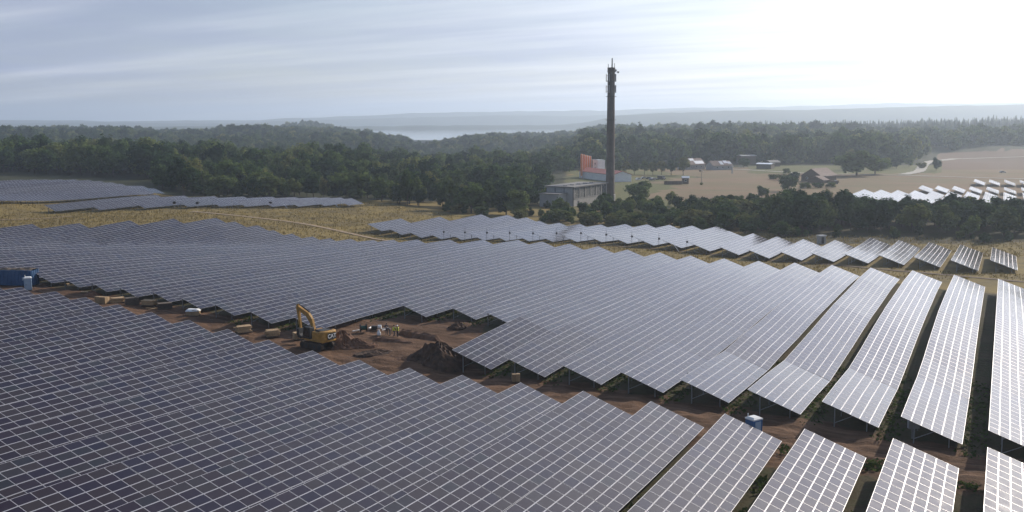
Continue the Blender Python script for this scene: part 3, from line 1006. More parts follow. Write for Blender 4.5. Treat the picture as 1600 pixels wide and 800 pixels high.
# dark belt on the right
BELT_D0 = lambda a: float(np.interp(a, [1215, 1300, 1360, 1450, 1550, 1680], [316, 313, 315, 308, 298, 286]))
belt(1215, 1690, BELT_D0, lambda a: BELT_D0(a) + 42, 3.0, ['pine', 'pine', 'round', 'pine'], lambda b, d: ((8.0, 12.0) if b < 1340 else (6.0, 9.6)), 'belt')
belt(1215, 1690, lambda a: BELT_D0(a) + 42, lambda a: 395, 1.2, ['bush', 'round', 'bush'], lambda b, d: (2.0, 3.6), 'belt')
belt(1215, 1690, lambda a: BELT_D0(a) - 13, BELT_D0, 1.5, ['bush', 'round'], lambda b, d: (1.3, 3.4), 'belt')

LAB = {
    'left': ('of the left woods', 'trees at the front of the left woods'),
    'mid': ('of the meadow wood', 'trees of the wood left of the chimney'),
    'scrub': ('of the chimney scrub', 'scrub between the panel tables and the fields'),
    'belt': ('of the dark right belt', 'trees of the dark belt on the right'),
}
LOOK = {'tall': 'tall broadleaf tree', 'round': 'round green tree', 'pine': 'dark pine', 'bush': 'low bush', 'slim': 'slender light tree', 'lollipop': 'round avenue tree'}
FARPTS = []
ONES = ['', 'first', 'second', 'third', 'fourth', 'fifth', 'sixth', 'seventh', 'eighth', 'ninth']
TENS = {20: 'twenty', 30: 'thirty', 40: 'forty', 50: 'fifty', 60: 'sixty', 70: 'seventy', 80: 'eighty', 90: 'ninety'}


def ordinal(n):
    if n < len(ORD):
        return ORD[n]
    t_, o_ = n // 10 * 10, n % 10
    return TENS[t_] + '-' + ONES[o_] if o_ else TENS[t_][:-1] + 'ieth'


# the trees that show largest become single things; the rest belongs to the woods as a mass
FRONT = {'left': LEFT_D0, 'mid': LEFT_D0, 'scrub': lambda a: 345, 'belt': BELT_D0}
sc_ = []
for s_ in spots:
    d, b, k, h, ar = s_
    dep = d - FRONT[ar](b)
    vis = 1.0 if dep < 16 else (0.55 if dep < 40 else 0.3)
    sc_.append((h / d * vis * (1 if 0 < b < 1600 else 0.2), dep, s_))
sc_.sort(key=lambda t_: -t_[0])
chosen = sc_[:275]
for _, dep, (d, b, k, h, ar) in sc_[275:]:
    p = fan(b, d)
    FARPTS.append((p.x, p.y, h / 16.0, 0 if k in ('tall', 'round', 'bush') else 1))
cls = {}
for _, dep, (d, b, k, h, ar) in chosen:
    rk = 'front' if dep < 9 else ('second' if dep < 20 else 'rear')
    cls.setdefault((ar, k, rk), []).append((b, d, h))
for (ar, k, rk), lst in cls.items():
    lst.sort()
    for i, (b, d, h) in enumerate(lst):
        p = fan(b, d)
        plant(k, Vector((p.x, p.y, 0)), h, f'{rk}-rank {LOOK[k]} {LAB[ar][0]}, {ordinal(i + 1)} from the left', LAB[ar][1], (1.45 if ar == 'scrub' else 1.25) * random.uniform(0.85, 1.2))
print('trees', len(spots))

# trees that stand alone
single = [
    ('round', 1003, 458, 9.0, 1.65, 'broad dark tree beside the red-roofed hall, right of the chimney'),
    ('round', 947, 425, 6.0, 1.3, 'small dense tree at the foot of the tall chimney'),
    ('slim', 635, 405, 15.0, 1.0, 'slender pale green tree at the edge of the dry meadow'),
    ('tall', 282, 432, 17.5, 1.15, 'large dark tree at the end of the low panel tables'),
    ('round', 1343, 668, 17.5, 1.9, 'huge dark round tree standing in front of the far wood'),
    ('round', 1372, 690, 14.0, 1.6, 'dark tree leaning against the huge round one'),
    ('round', 1236, 520, 9.0, 1.3, 'dark bushy tree in front of the old barn'),
    ('round', 1195, 470, 6.0, 1.2, 'lone dark shrub in the tan field'),
    ('round', 1245, 590, 7.0, 1.3, 'low tree left of the old barn'),
    ('round', 1468, 735, 10.0, 0.8, 'small tree beside the bend of the gravel road'),
    ('round', 1405, 770, 9.0, 1.3, 'bushy tree left of the gravel road'),
    ('round', 1425, 800, 8.0, 1.3, 'lighter bush close to the gravel road bend'),
    ('bush', 1212, 628, 3.6, 1.6, 'low bush by the field road, left of the old barn'),
    ('bush', 1226, 618, 4.2, 1.5, 'bush just left of the old barn'),
    ('bush', 1262, 545, 3.5, 1.8, 'wide bush in front of the old barn, left one'),
    ('bush', 1283, 548, 3.2, 1.9, 'wide bush in front of the old barn, middle one'),
    ('bush', 1304, 552, 3.4, 1.6, 'wide bush in front of the farm trailer'),
    ('round', 1180, 430, 5.0, 1.3, 'small tree at the near edge of the tan field'),
    ('bush', 1158, 440, 3.5, 1.5, 'bush at the near edge of the tan field'),
    ('round', 1385, 745, 9.5, 1.5, 'tree between the huge round trees and the gravel road'),
    ('round', 1330, 745, 10.0, 1.5, 'tree behind the left side of the huge round tree'),
    ('bush', 1445, 770, 5.0, 1.5, 'bush on the inside of the gravel road bend'),
    ('bush', 1232, 700, 4.0, 1.3, 'bush behind the field road above the barn'),
    ('round', 1165, 790, 8.0, 1.4, 'tree in front of the grey flat-roofed shed'),
    ('pine', 1503, 330, 10.5, 1.4, 'broad dark pine rising in front of the white tables'),
    ('slim', 1300, 395, 8.5, 1.2, 'feathery young tree above the dark belt'),
]
for k, b, d, h, sq, lab in single:
    p = fan(b, d)
    plant(k, Vector((p.x, p.y, 0)), h, lab, None, sq, 0)
for i, (b, h) in enumerate(((968, 9), (980, 9), (993, 9.5), (1009, 9.5), (1022, 9), (1036, 9.8), (1051, 11), (1070, 12))):
    p = fan(b, 690 - i * 2)
    plant('lollipop', Vector((p.x, p.y, 0)), h, 'round tree in the row along the lane, ' + ORD[i + 1] + ' from the chimney', 'row of round trees along the lane', 1.0, i)

# ------------------------------------------------------------------ the far woods: one mass of instanced crowns


def forest_points(px0, px1, d0f, d1, dens, hh, kind_f, zones=()):
    out = []
    for a in np.arange(px0, px1, 12):
        d0 = d0f(a)
        edges = sorted([d0, d0 + 150, min(d0 + 500, 1700), 1750, max(d1, 1751)])
        for e0, e1, dn in zip(edges[:-1], edges[1:], (dens, dens * 0.7, dens * 0.6, dens * 0.5)):
            if e1 <= e0:
                continue
            ar = (12 / F_PX) * (e1 ** 2 - e0 ** 2) / 2
            cnt = rng.poisson(ar * dn / 100)
            d = np.sqrt(rng.uniform(e0 ** 2, e1 ** 2, cnt))
            b = a + rng.uniform(0, 12, cnt)
            for bb, dd in zip(b, d):
                if blocked(bb, dd):
                    continue
                p = fan(bb, dd)
                out.append((p.x, p.y, rng.uniform(*hh(bb, dd)) / 16.0 * rng.choice([0.7, 0.85, 1.0, 1.1, 1.3] if dd < 1500 else [0.75, 0.85, 0.95, 1.05, 1.2]), kind_f(bb, dd)))
    return out


mixk = lambda b, d: 0 if rng.random() < 0.86 else 1
FARPTS += forest_points(-130, 235, lambda a: LEFT_D0(a) + 45, 2330, 1.0, lambda b, d: (11, 18), mixk)
FARPTS += forest_points(235, 560, lambda a: LEFT_D0(a) + 110, 2330, 1.0, lambda b, d: (9, 16), mixk)
FARPTS += forest_points(560, 905, lambda a: LEFT_D0(a) + 90 if a < 850 else 700, 2330, 1.0, lambda b, d: (8, 13) if d < 800 else (10, 16), mixk)
RD0 = lambda a: float(np.interp(a, [900, 960, 1100, 1300, 1400, 1460, 1480, 1600, 1700], [730, 800, 850, 850, 845, 1000, 1090, 1170, 1200]))
FARPTS += forest_points(905, 1720, RD0, 2350, 1.05, lambda b, d: (13, 20), lambda b, d: (2 if (b > 1190 and d > 1600) or rng.random() < 0.05 else (0 if rng.random() < 0.85 else 1)))
FARPTS += forest_points(340, 640, lambda a: 2600, 3000, 1.0, lambda b, d: (14, 20), mixk)
FARPTS += [(*fan(b, d)[:2], h / 16, 2) for b, d, h in ((1545, 2180, 24), (1552, 2190, 26), (1558, 2185, 24), (1590, 2190, 24), (1597, 2180, 23))]
print('far trees', len(FARPTS))

far_lo = {0: [], 1: [], 2: []}
hid = []


def proto(name, mb, mt, grp):
    o = bpy.data.objects.new(name, mb.mesh(name, [mt]))     # source shape of the wood, never linked into the scene
    far_lo[grp].append(o)


for i in range(4):
    proto('far_crown', crown_mb(200 + i, 16, 7.4, 0.2, 12 + i, 700, 0.85), M_LEAF, 0)
for i in range(2):
    proto('far_pine', crown_mb(220 + i, 16, 4.6, 0.6, 15, 520, 0.68, 0.9), M_PINE, 1)
for i in range(2):
    proto('far_spruce', cone_mb(240 + i, 16.5, 3.4, 10, 34, 0.62), M_PINE, 2)

FP = np.array(FARPTS)
FPZ = ground(FP[:, 0], FP[:, 1])


def wood_mass(name, pts, protos):
    me = bpy.data.meshes.new(name)
    me.from_pydata(pts[:, :3].tolist(), [], [])
    a = me.attributes.new('size', 'FLOAT', 'POINT')
    a.data.foreach_set('value', pts[:, 3].astype(np.float32))
    o = link(name, me)
    o['kind'] = 'stuff'
    ng = bpy.data.node_groups.new(name, 'GeometryNodeTree')
    ng.interface.new_socket('Geometry', in_out='INPUT', socket_type='NodeSocketGeometry')
    ng.interface.new_socket('Geometry', in_out='OUTPUT', socket_type='NodeSocketGeometry')
    N_, Lk = ng.nodes, ng.links
    gi, go = N_.new('NodeGroupInput'), N_.new('NodeGroupOutput')
    join = N_.new('GeometryNodeJoinGeometry')
    for pr in protos:
        oi = N_.new('GeometryNodeObjectInfo')
        oi.inputs['Object'].default_value = pr
        oi.inputs['As Instance'].default_value = True
        Lk.new(oi.outputs['Geometry'], join.inputs[0])
    ip = N_.new('GeometryNodeInstanceOnPoints')
    ip.inputs['Pick Instance'].default_value = True
    Lk.new(gi.outputs[0], ip.inputs['Points'])
    Lk.new(join.outputs[0], ip.inputs['Instance'])
    rv = N_.new('FunctionNodeRandomValue')
    rv.data_type = 'FLOAT_VECTOR'
    rv.inputs['Min'].default_value = (0, 0, 0)
    rv.inputs['Max'].default_value = (0.08, 0.08, 6.283)
    Lk.new(rv.outputs[0], ip.inputs['Rotation'])
    na = N_.new('GeometryNodeInputNamedAttribute')
    na.data_type = 'FLOAT'
    na.inputs['Name'].default_value = 'size'
    Lk.new(na.outputs['Attribute'], ip.inputs['Scale'])
    Lk.new(ip.outputs[0], go.inputs[0])
    md = o.modifiers.new('scatter', 'NODES')
    md.node_group = ng
    return o


for gk, nm in ((0, 'far_woods'), (1, 'far_pine_woods'), (2, 'far_spruce_woods')):
    sel = FP[:, 3] == gk
    wood_mass(nm, np.stack([FP[sel, 0], FP[sel, 1], FPZ[sel] - 0.3, FP[sel, 2]], 1), far_lo[gk])

# ------------------------------------------------------------------ tall dry grass and weeds (nobody could count the stalks)
TRACK_PTS = [on_ground(*a).lerp(on_ground(*b), i / 30) for a, b in (((300, 331), (400, 341)), ((400, 341), (480, 351)), ((480, 351), (560, 368)), ((560, 368), (612, 377)), ((930, 384), (1180, 404)), ((1180, 404), (1400, 424)), ((1400, 424), (1620, 443))) for i in range(30)]
gmb = MB()
M_STALK = foliage_mat('dry_stalks', [(0.0, (0.18, 0.138, 0.052)), (1.0, (0.26, 0.20, 0.082))], 0.3)
rr = random.Random(11)
cnt = 0
while cnt < 17000:
    b, d = rr.uniform(-60, 1640), math.sqrt(rr.uniform(205 ** 2, 420 ** 2))
    p = fan(b, d)
    k_ = -p.x / PITCH_X
    if p.y < float(edge_interp(M_FAR, k_)) + 2.0:
        continue
    lim = float(np.interp(b, [0, 250, 560, 600, 740, 900, 1250, 1600], [470, 430, 425, 400, 360, 335, 310, 290]))
    if d > lim or any((p.x - q_.x) ** 2 + (p.y - q_.y) ** 2 < 4.0 for q_ in TRACK_PTS):
        continue
    # keep clear of the upper tables
    Lk_ = 23.235 + p.x / PITCH_X
    if -0.3 < Lk_ < 24:
        y0_, y1_ = np.interp(Lk_, sorted(F_NEAR), [F_NEAR[i] for i in sorted(F_NEAR)]), np.interp(Lk_, sorted(F_FAR), [F_FAR[i] for i in sorted(F_FAR)])
        if y0_ - 0.5 < p.y < y1_ + 1:
            continue
    if d > 355 and rr.random() < 0.4:
        continue
    cnt += 1
    hgt = rr.uniform(0.25, 0.7)
    for _ in range(2):
        a = rr.random() * 6.283
        wv = Vector((math.cos(a), math.sin(a), 0)) * rr.uniform(0.08, 0.2)
        o_ = Vector((p.x + rr.gauss(0, .4), p.y + rr.gauss(0, .4), 0))
        gmb.face([o_ - wv, o_ + wv, o_ + wv * 0.5 + Vector((rr.gauss(0, .15), rr.gauss(0, .15), hgt))])
gv_ = np.array(gmb.v)
gv_[:, 2] += ground(gv_[:, 0], gv_[:, 1]) - 0.05
gmb.v = [tuple(x) for x in gv_.tolist()]
tag(gmb.build('dry_grass', M_STALK), kind='stuff')
wmb = MB()
M_WEED = foliage_mat('weeds', [(0.0, (0.045, 0.075, 0.02)), (1.0, (0.085, 0.11, 0.035))], 0.3)
cnt = 0
while cnt < 5200:
    k_ = rr.uniform(-1.5, 14)
    x_ = -PITCH_X * k_
    near = rr.random() < 0.6
    fr = (k_ % 1.0)
    if near:
        y_ = float(edge_interp(N_END, k_)) - abs(rr.gauss(0, 16)) + 1
        if not (0.02 < fr < 0.30):
            continue
        if vnoise(np.array([x_]), np.array([y_]), 2.4, 21)[0] < 0.55:
            continue
    else:
        y_ = float(edge_interp(M_NEAR, k_)) + rr.uniform(-1, 30)
        if not (0.02 < fr < 0.34) or rr.random() < 0.5:
            continue
    cnt += 1
    for _ in range(3):
        c = Vector((x_ + rr.gauss(0, .25), y_ + rr.gauss(0, .25), rr.uniform(0.05, 0.35)))
        leaf_quad(wmb, c, (rr.gauss(0, .6), rr.gauss(0, .6), 1), rr.uniform(0.10, 0.24), rr)
gv_ = np.array(wmb.v)
gv_[:, 2] += ground(gv_[:, 0], gv_[:, 1])
wmb.v = [tuple(x) for x in gv_.tolist()]
tag(wmb.build('weeds', M_WEED), kind='stuff')

# ------------------------------------------------------------------ lanes and roads
M_TRACK = mat('sandy_track', (0.30, 0.215, 0.135), 0.95, 0, 0.25, 0.8, 0.3)
M_GRAVEL = mat('gravel_road', (0.40, 0.37, 0.32), 0.95, 0, 0.15, 0.6, 0.2)
M_MUDLANE = mat('mud_lane', (0.13, 0.085, 0.05), 0.95, 0, 0.3, 0.7, 0.3)


def strip(name, pts, width, mt, lift=0.13, n=14):
    P = [on_ground(*q) if not isinstance(q, Vector) else q for q in pts]
    L = []
    for a, b in zip(P[:-1], P[1:]):
        for i in range(n):
            L.append(a.lerp(b, i / n))
    L.append(P[-1])
    # smooth
    for _ in range(6):
        L = [L[0]] + [(L[i - 1] + L[i] * 2 + L[i + 1]) / 4 for i in range(1, len(L) - 1)] + [L[-1]]
    m = MB()
    V = []
    for i, p in enumerate(L):
        d = (L[min(i + 1, len(L) - 1)] - L[max(i - 1, 0)])
        s = Vector((-d.y, d.x, 0)).normalized()
        for k in (-1, -0.33, 0.33, 1):
            q = p + s * (width / 2) * k * (1 + 0.12 * math.sin(i * 1.7 + k))
            V.append((q.x, q.y, gz(q.x, q.y) + lift))
    m.poly(V, [(4 * i + j, 4 * i + j + 1, 4 * i + 5 + j, 4 * i + 4 + j) for i in range(len(L) - 1) for j in range(3)])
    return tag(m.build(name, mt, smooth=True), kind='structure')


strip('sandy_track', [(300, 331), (400, 341), (480, 351), (560, 368), (612, 377)], 2.0, M_TRACK, 0.16)
strip('sandy_track', [(-20, 344), (60, 343), (110, 339)], 2.2, M_TRACK)
strip('grass_lane', [(930, 384), (1060, 393), (1180, 404), (1400, 424), (1620, 443)], 1.6, M_MUDLANE)
strip('gravel_road', [(1412, 273), (1437, 268), (1443, 258), (1452, 252.5), (1490, 248), (1540, 247), (1640, 244)], 7.5, M_GRAVEL, 0.3)
strip('field_road', [(1060, 263), (1150, 264.5), (1260, 271), (1340, 273), (1420, 274.5), (1520, 277.5), (1640, 281)], 4.2, M_GRAVEL, 0.25)

# ------------------------------------------------------------------ paints
M_YEL = mat('machine_yellow', (0.40, 0.215, 0.045), 0.55, 0, 0.35, 2.0, 0, 0.4)
M_DARK = mat('dark_metal', (0.035, 0.035, 0.036), 0.55, 0.2, 0.2, 3.0)
M_RUB = mat('rubber', (0.022, 0.021, 0.02), 0.85, 0, 0.25, 5.0)
M_TRK = mat('muddy_track', (0.075, 0.055, 0.042), 0.9, 0.1, 0.35, 5.0, 0.3)
M_WIN = mat('dark_glass', (0.015, 0.018, 0.02), 0.08, 0, 0.02)
M_WHT = mat('white_plastic', (0.78, 0.78, 0.76), 0.5, 0, 0.06, 2.0)
M_BLU = mat('container_blue', (0.022, 0.085, 0.20), 0.5, 0, 0.2, 1.5, 0.05)
M_BLU2 = mat('cabin_blue', (0.05, 0.15, 0.33), 0.5, 0, 0.1, 2.0)
M_PALEB = mat('pale_blue', (0.32, 0.42, 0.52), 0.5, 0, 0.1, 2.0)
M_WOOD = mat('raw_wood', (0.46, 0.32, 0.18), 0.85, 0, 0.3, 6.0, 0.2, obj_vary=0.15)
M_CARD = mat('cardboard', (0.36, 0.25, 0.14), 0.9, 0, 0.15, 3.0, obj_vary=0.2)
M_DKWOOD = mat('weathered_wood', (0.13, 0.10, 0.075), 0.9, 0, 0.3, 5.0, 0.2)
M_SOIL = mat('dug_soil', (0.085, 0.050, 0.032), 0.98, 0, 0.55, 1.4, 0.9)
M_SOIL2 = mat('red_soil', (0.155, 0.082, 0.048), 0.98, 0, 0.4, 1.6, 0.9)
M_CONC = mat('old_concrete', (0.33, 0.31, 0.29), 0.9, 0, 0.22, 0.5, 0.1)
M_CHIM = mat('chimney_concrete', (0.135, 0.108, 0.090), 0.9, 0, 0.25, 0.35, 0.15)
M_WALLG = mat('grey_wall', (0.36, 0.36, 0.36), 0.9, 0, 0.12, 0.6)
M_WALLW = mat('white_wall', (0.80, 0.79, 0.78), 0.85, 0, 0.08, 0.6)
M_ROOFG = mat('felt_roof', (0.20, 0.19, 0.18), 0.9, 0, 0.2, 0.4)
M_REDR = mat('red_roof', (0.34, 0.105, 0.085), 0.75, 0, 0.18, 0.6)
M_BRNR = mat('brown_roof', (0.17, 0.115, 0.095), 0.85, 0, 0.2, 0.8)
M_ORG = mat('silo_orange', (0.66, 0.19, 0.055), 0.5, 0, 0.08, 0.5, 0, 0.4)
M_SHEET = mat('bright_sheet', (0.72, 0.73, 0.74), 0.22, 0.2, 0.04)
M_SKIN = mat('skin', (0.42, 0.25, 0.17), 0.6)
M_HIVIS = mat('hi_vis_yellow', (0.62, 0.66, 0.06), 0.7)
M_CLOTH = mat('dark_workwear', (0.035, 0.04, 0.06), 0.9)
M_GREYC = mat('grey_workwear', (0.14, 0.13, 0.13), 0.9)


def graffiti_mat():
    m = bpy.data.materials.new('painted_wall')
    m.use_nodes = True
    t = NT(m.node_tree)
    tc_ = t.n('ShaderNodeTexCoord')
    v = t.n('ShaderNodeTexVoronoi', feature='F1', inp={'Vector': tc_.outputs['Object'], 'Scale': 0.75})
    nz = t.noise(tc_.outputs['Object'], 0.9, 5, 0.6)
    s = t.math('ADD', v.outputs['Distance'], t.math('MULTIPLY', t.math('SUBTRACT', nz, 0.5), 1.6))
    c = t.ramp(s, [(0.20, (0.045, 0.045, 0.048)), (0.36, (0.06, 0.06, 0.06)), (0.42, (0.22, 0.22, 0.21)), (0.52, (0.13, 0.13, 0.12)), (0.72, (0.05, 0.05, 0.05)), (0.95, (0.26, 0.25, 0.24))])
    b = t.n('ShaderNodeBsdfPrincipled', inp={'Base Color': c, 'Roughness': 0.85})
    o_ = t.n('ShaderNodeOutputMaterial')
    t.t.links.new(b.outputs[0], o_.inputs[0])
    return m


M_GRAF = graffiti_mat()


def face_dir(lat, fwd):
    """heading angle whose local +X points this much to the right / away in the view"""
    v = RGT * lat + FWD * fwd
    return math.atan2(v.y, v.x)


# ------------------------------------------------------------------ excavator at the dig
def excavator():
    b = on_ground(497, 543)
    g = thing('excavator', 'yellow tracked excavator with raised folded arm beside the dig', 'excavator', b, face_dir(-0.80, 0.60))
    for s in (-1, 1):
        m = MB()
        out = []
        for i in range(9):
            a = math.pi / 2 + math.pi * i / 8
            out.append((-1.75 + 0.44 * math.cos(a), 0.44 + 0.44 * math.sin(a)))
        for i in range(9):
            a = -math.pi / 2 + math.pi * i / 8
            out.append((1.75 + 0.44 * math.cos(a), 0.44 + 0.44 * math.sin(a)))
        m.prism(out, (1, 0, 0), (0, 0, 1), (0, s * 1.1, 0), (0, 0.6, 0))
        for i in range(13):
            m.box((-1.85 + i * 0.31, s * 1.1, 0.90), (0.20, 0.64, 0.05))
        tr = m.build('track', M_TRK, g)
        for x in (-1.75, 1.75, -0.8, 0, 0.8):
            w_ = MB()
            w_.bar((x, s * 1.1 - 0.33, 0.44), (x, s * 1.1 + 0.33, 0.44), 0.33 if abs(x) > 1 else 0.2, 10)
            w_.build('wheel', M_DARK, tr)
    m = MB()
    m.box((0, 0, 0.62), (2.4, 1.7, 0.5))
    m.bar((0, 0, 0.8), (0, 0, 1.12), 0.75, 14)
    m.build('undercarriage', M_DARK, g)
    m = MB()
    m.box((-0.5, 0.0, 1.25), (3.8, 2.6, 0.28))
    m.box((-0.75, -0.72, 1.95), (2.9, 1.1, 1.15))
    m.box((-1.0, 0.70, 1.92), (1.7, 1.05, 1.1))
    m.build('upper_body', M_YEL, g, bevel=0.05)
    # rounded counterweight
    out = [(-1.7, -1.36), (-1.7, 1.36)] + [(-2.05 - 0.72 * math.cos(a * 1.0), 1.36 * math.sin(a)) for a in np.linspace(math.pi / 2, -math.pi / 2, 9)]
    m = MB()
    m.prism(out, (1, 0, 0), (0, 1, 0), (0, 0, 1.93), (0, 0, 1.45))
    m.build('counterweight', M_YEL, g, bevel=0.06)
    m = MB()
    m.box((-1.25, 0.0, 2.62), (1.5, 1.6, 0.18))
    m.bar((-1.2, -0.75, 2.3), (-1.2, -0.75, 2.75), 0.08, 8)
    m.build('engine_hood', M_DARK, g)
    m = MB()
    m.box((-2.800, -0.05, 1.98), (0.03, 1.5, 0.95))
    pl = m.build('badge_plate', M_RUB, g)
    cu = bpy.data.curves.new('lettering', 'FONT')
    cu.body = 'CAT'
    cu.size = 0.78
    cu.extrude = 0.012
    cu.align_x = 'CENTER'
    cu.align_y = 'CENTER'
    cu.offset = 0.012
    tmp = bpy.data.objects.new('lettering', cu)
    COL.objects.link(tmp)
    dg = bpy.context.evaluated_depsgraph_get()
    me = bpy.data.meshes.new_from_object(tmp.evaluated_get(dg))
    bpy.data.objects.remove(tmp)
    me.materials.clear()
    me.materials.append(M_WHT)
    lt = link('lettering', me, pl)
    lt.matrix_local = Matrix(((0, 0, -1, -2.825), (-1, 0, 0, -0.05), (0, 1, 0, 1.98), (0, 0, 0, 1)))
    # cab
    m = MB()
    m.hexa([(0.15, 0.38, 1.38), (1.75, 0.38, 1.38), (1.75, 1.32, 1.38), (0.15, 1.32, 1.38), (0.2, 0.42, 2.98), (1.45, 0.42, 2.98), (1.45, 1.28, 2.98), (0.2, 1.28, 2.98)])
    cab = m.build('cab', M_DARK, g, bevel=0.04)
    m = MB()
    m.face([(0.28, 1.335, 1.65), (1.5, 1.335, 1.65), (1.32, 1.305, 2.8), (0.30, 1.305, 2.8)])
    m.build('side_window', M_WIN, cab)
    m = MB()
    m.face([(1.74, 0.5, 1.7), (1.74, 1.2, 1.7), (1.50, 1.2, 2.85), (1.50, 0.5, 2.85)])
    m.build('windscreen', M_WIN, cab)
    # boom: two-part bent plate box
    ol = [(0.35, 1.35), (0.75, 1.30), (1.55, 3.35), (2.2, 4.1), (4.15, 5.05), (4.2, 5.35), (3.9, 5.45), (1.75, 4.65), (1.05, 3.9)]
    m = MB()
    m.prism(ol, (1, 0, 0), (0, 0, 1), (0, -0.15, 0), (0, 0.42, 0))
    m.build('boom', M_YEL, g, bevel=0.03)
    m = MB()
    m.prism([(3.9, 5.75), (4.3, 5.65), (4.35, 5.1), (3.75, 2.25), (3.5, 2.3), (3.75, 4.9)], (1, 0, 0), (0, 0, 1), (0, -0.15, 0), (0, 0.32, 0))
    m.build('stick', M_YEL, g, bevel=0.03)
    for a, b_, r in (((0.95, 0.14, 1.5), (1.5, 0.14, 3.1), 0.10), ((0.95, -0.44, 1.5), (1.5, -0.44, 3.1), 0.10), ((1.75, -0.15, 4.85), (3.85, -0.15, 5.72), 0.11)):
        m = MB()
        A_, B_ = Vector(a), Vector(b_)
        m.bar(A_, A_.lerp(B_, 0.6), r, 8)
        m.bar(A_.lerp(B_, 0.6), B_, r * 0.55, 8)
        m.build('cylinder', M_DARK, g)
    m = MB()
    bo = [(3.45, 2.35), (3.85, 2.25), (3.95, 1.6), (3.7, 1.1), (3.15, 0.95), (2.75, 1.25), (3.05, 1.35), (3.35, 1.55)]
    m.prism(bo, (1, 0, 0), (0, 0, 1), (0, -0.15, 0), (0, 1.15, 0))
    for i in range(5):
        m.box((2.72, -0.63 + i * 0.24, 1.22), (0.22, 0.08, 0.06))
    m.build('bucket', M_DARK, g, bevel=0.02)
    m = MB()
    for y in (-1.25, 1.25):
        m.bar((-0.2, y, 2.3), (-0.2, y, 2.65), 0.02, 5)
        m.bar((-0.2, y, 2.65), (-1.6, y, 2.65), 0.02, 5)
        m.bar((-1.6, y, 2.65), (-1.6, y, 2.3), 0.02, 5)
    m.build('handrail', M_DARK, g)


excavator()


def dirt_pile(px_, py_, rx, ry, h, mt, label, seed, rz=0.0, group=None):
    b = on_ground(px_, py_)
    m = MB()
    r_ = np.random.default_rng(seed)
    na, nrr = 40, 12
    V = [(0, 0, h)]
    ph = r_.random(6) * 6.28
    for j in range(1, nrr + 1):
        f = j / nrr
        for i in range(na):
            a = 2 * math.pi * i / na
            wob = 1 + 0.13 * math.sin(2 * a + ph[0]) + 0.09 * math.sin(3 * a + ph[1]) + 0.06 * math.sin(5 * a + ph[2])
            zz = h * (1 - f) ** 1.05 + r_.normal(0, 0.06) * h * (1 if j < nrr else 0) + 0.16 * h * math.sin(f * 3.14) * math.sin(3 * a + ph[3])
            V.append((rx * f * wob * math.cos(a), ry * f * wob * math.sin(a), zz if j < nrr else -0.35))
    Fc = [(0, 1 + i, 1 + (i + 1) % na) for i in range(na)]
    for j in range(nrr - 1):
        for i in range(na):
            Fc.append((1 + j * na + i, 1 + (j + 1) * na + i, 1 + (j + 1) * na + (i + 1) % na, 1 + j * na + (i + 1) % na))
    m.poly(V, Fc)
    o_ = m.build('dirt_pile', mt, None, b, smooth=False)
    o_.rotation_euler = (0, 0, rz)
    return tag(o_, label, 'dirt pile', group)


dirt_pile(688, 567, 4.4, 3.4, 2.9, M_SOIL, 'large dark pointed pile of dug soil at the corner of the dig', 1, YAW)
dirt_pile(534, 540, 2.4, 2.1, 2.2, M_SOIL2, 'steep brown soil pile close behind the excavator', 2, YAW)
dirt_pile(556, 541, 3.0, 1.8, 1.1, M_SOIL2, 'low cloddy soil heap right of the steep pile', 3, YAW)
dirt_pile(590, 552, 3.4, 1.6, 0.5, M_SOIL, 'flat spread of dark clods in the middle of the dig', 4, YAW)
dirt_pile(716, 512, 1.7, 1.3, 0.85, M_SOIL, 'small soil heap under the cut-back panel rows', 5, YAW)
dirt_pile(640, 562, 2.6, 1.2, 0.45, M_SOIL2, 'low reddish soil bank beside the foreground panels', 6, YAW)
dirt_pile(143, 463, 2.0, 1.2, 0.9, M_SOIL2, 'rounded pale soil heap beside the wooden crates', 7, YAW)


def bank(pts, wdt, h, name, label, mt):
    P = [on_ground(*q) for q in pts]
    L = [a.lerp(b, i / 10) for a, b in zip(P[:-1], P[1:]) for i in range(10)] + [P[-1]]
    b0 = L[len(L) // 2]
    m = MB()
    V = []
    for i, p in enumerate(L):
        d = L[min(i + 1, len(L) - 1)] - L[max(i - 1, 0)]
        s = Vector((-d.y, d.x, 0)).normalized()
        e = min(1.0, min(i, len(L) - 1 - i) / 2.0)
        for k, z in ((-1, -0.25), (-0.45, 0.75), (0.1, 1.0), (0.55, 0.6), (1, -0.25)):
            q_ = p + s * wdt * k * random.uniform(0.9, 1.1) - b0
            V.append((q_.x, q_.y, q_.z + h * z * (e if z > 0 else 1) * random.uniform(0.85, 1.15)))
    m.poly(V, [(5 * i + j, 5 * i + j + 1, 5 * i + 6 + j, 5 * i + 5 + j) for i in range(len(L) - 1) for j in range(4)])
    return tag(m.build(name, mt, None, b0), label, 'soil bank')


bank([(624, 522), (650, 526), (690, 535)], 0.8, 0.75, 'soil_bank', 'long low soil bank in place of the trench right of the work crew', M_SOIL2)  # raised ridge added for its shadow, which gives the trench's dark line
bank([(585, 530), (612, 533), (650, 540)], 0.6, 0.40, 'soil_bank', 'flat soil ridge in front of the work crew', M_SOIL2)


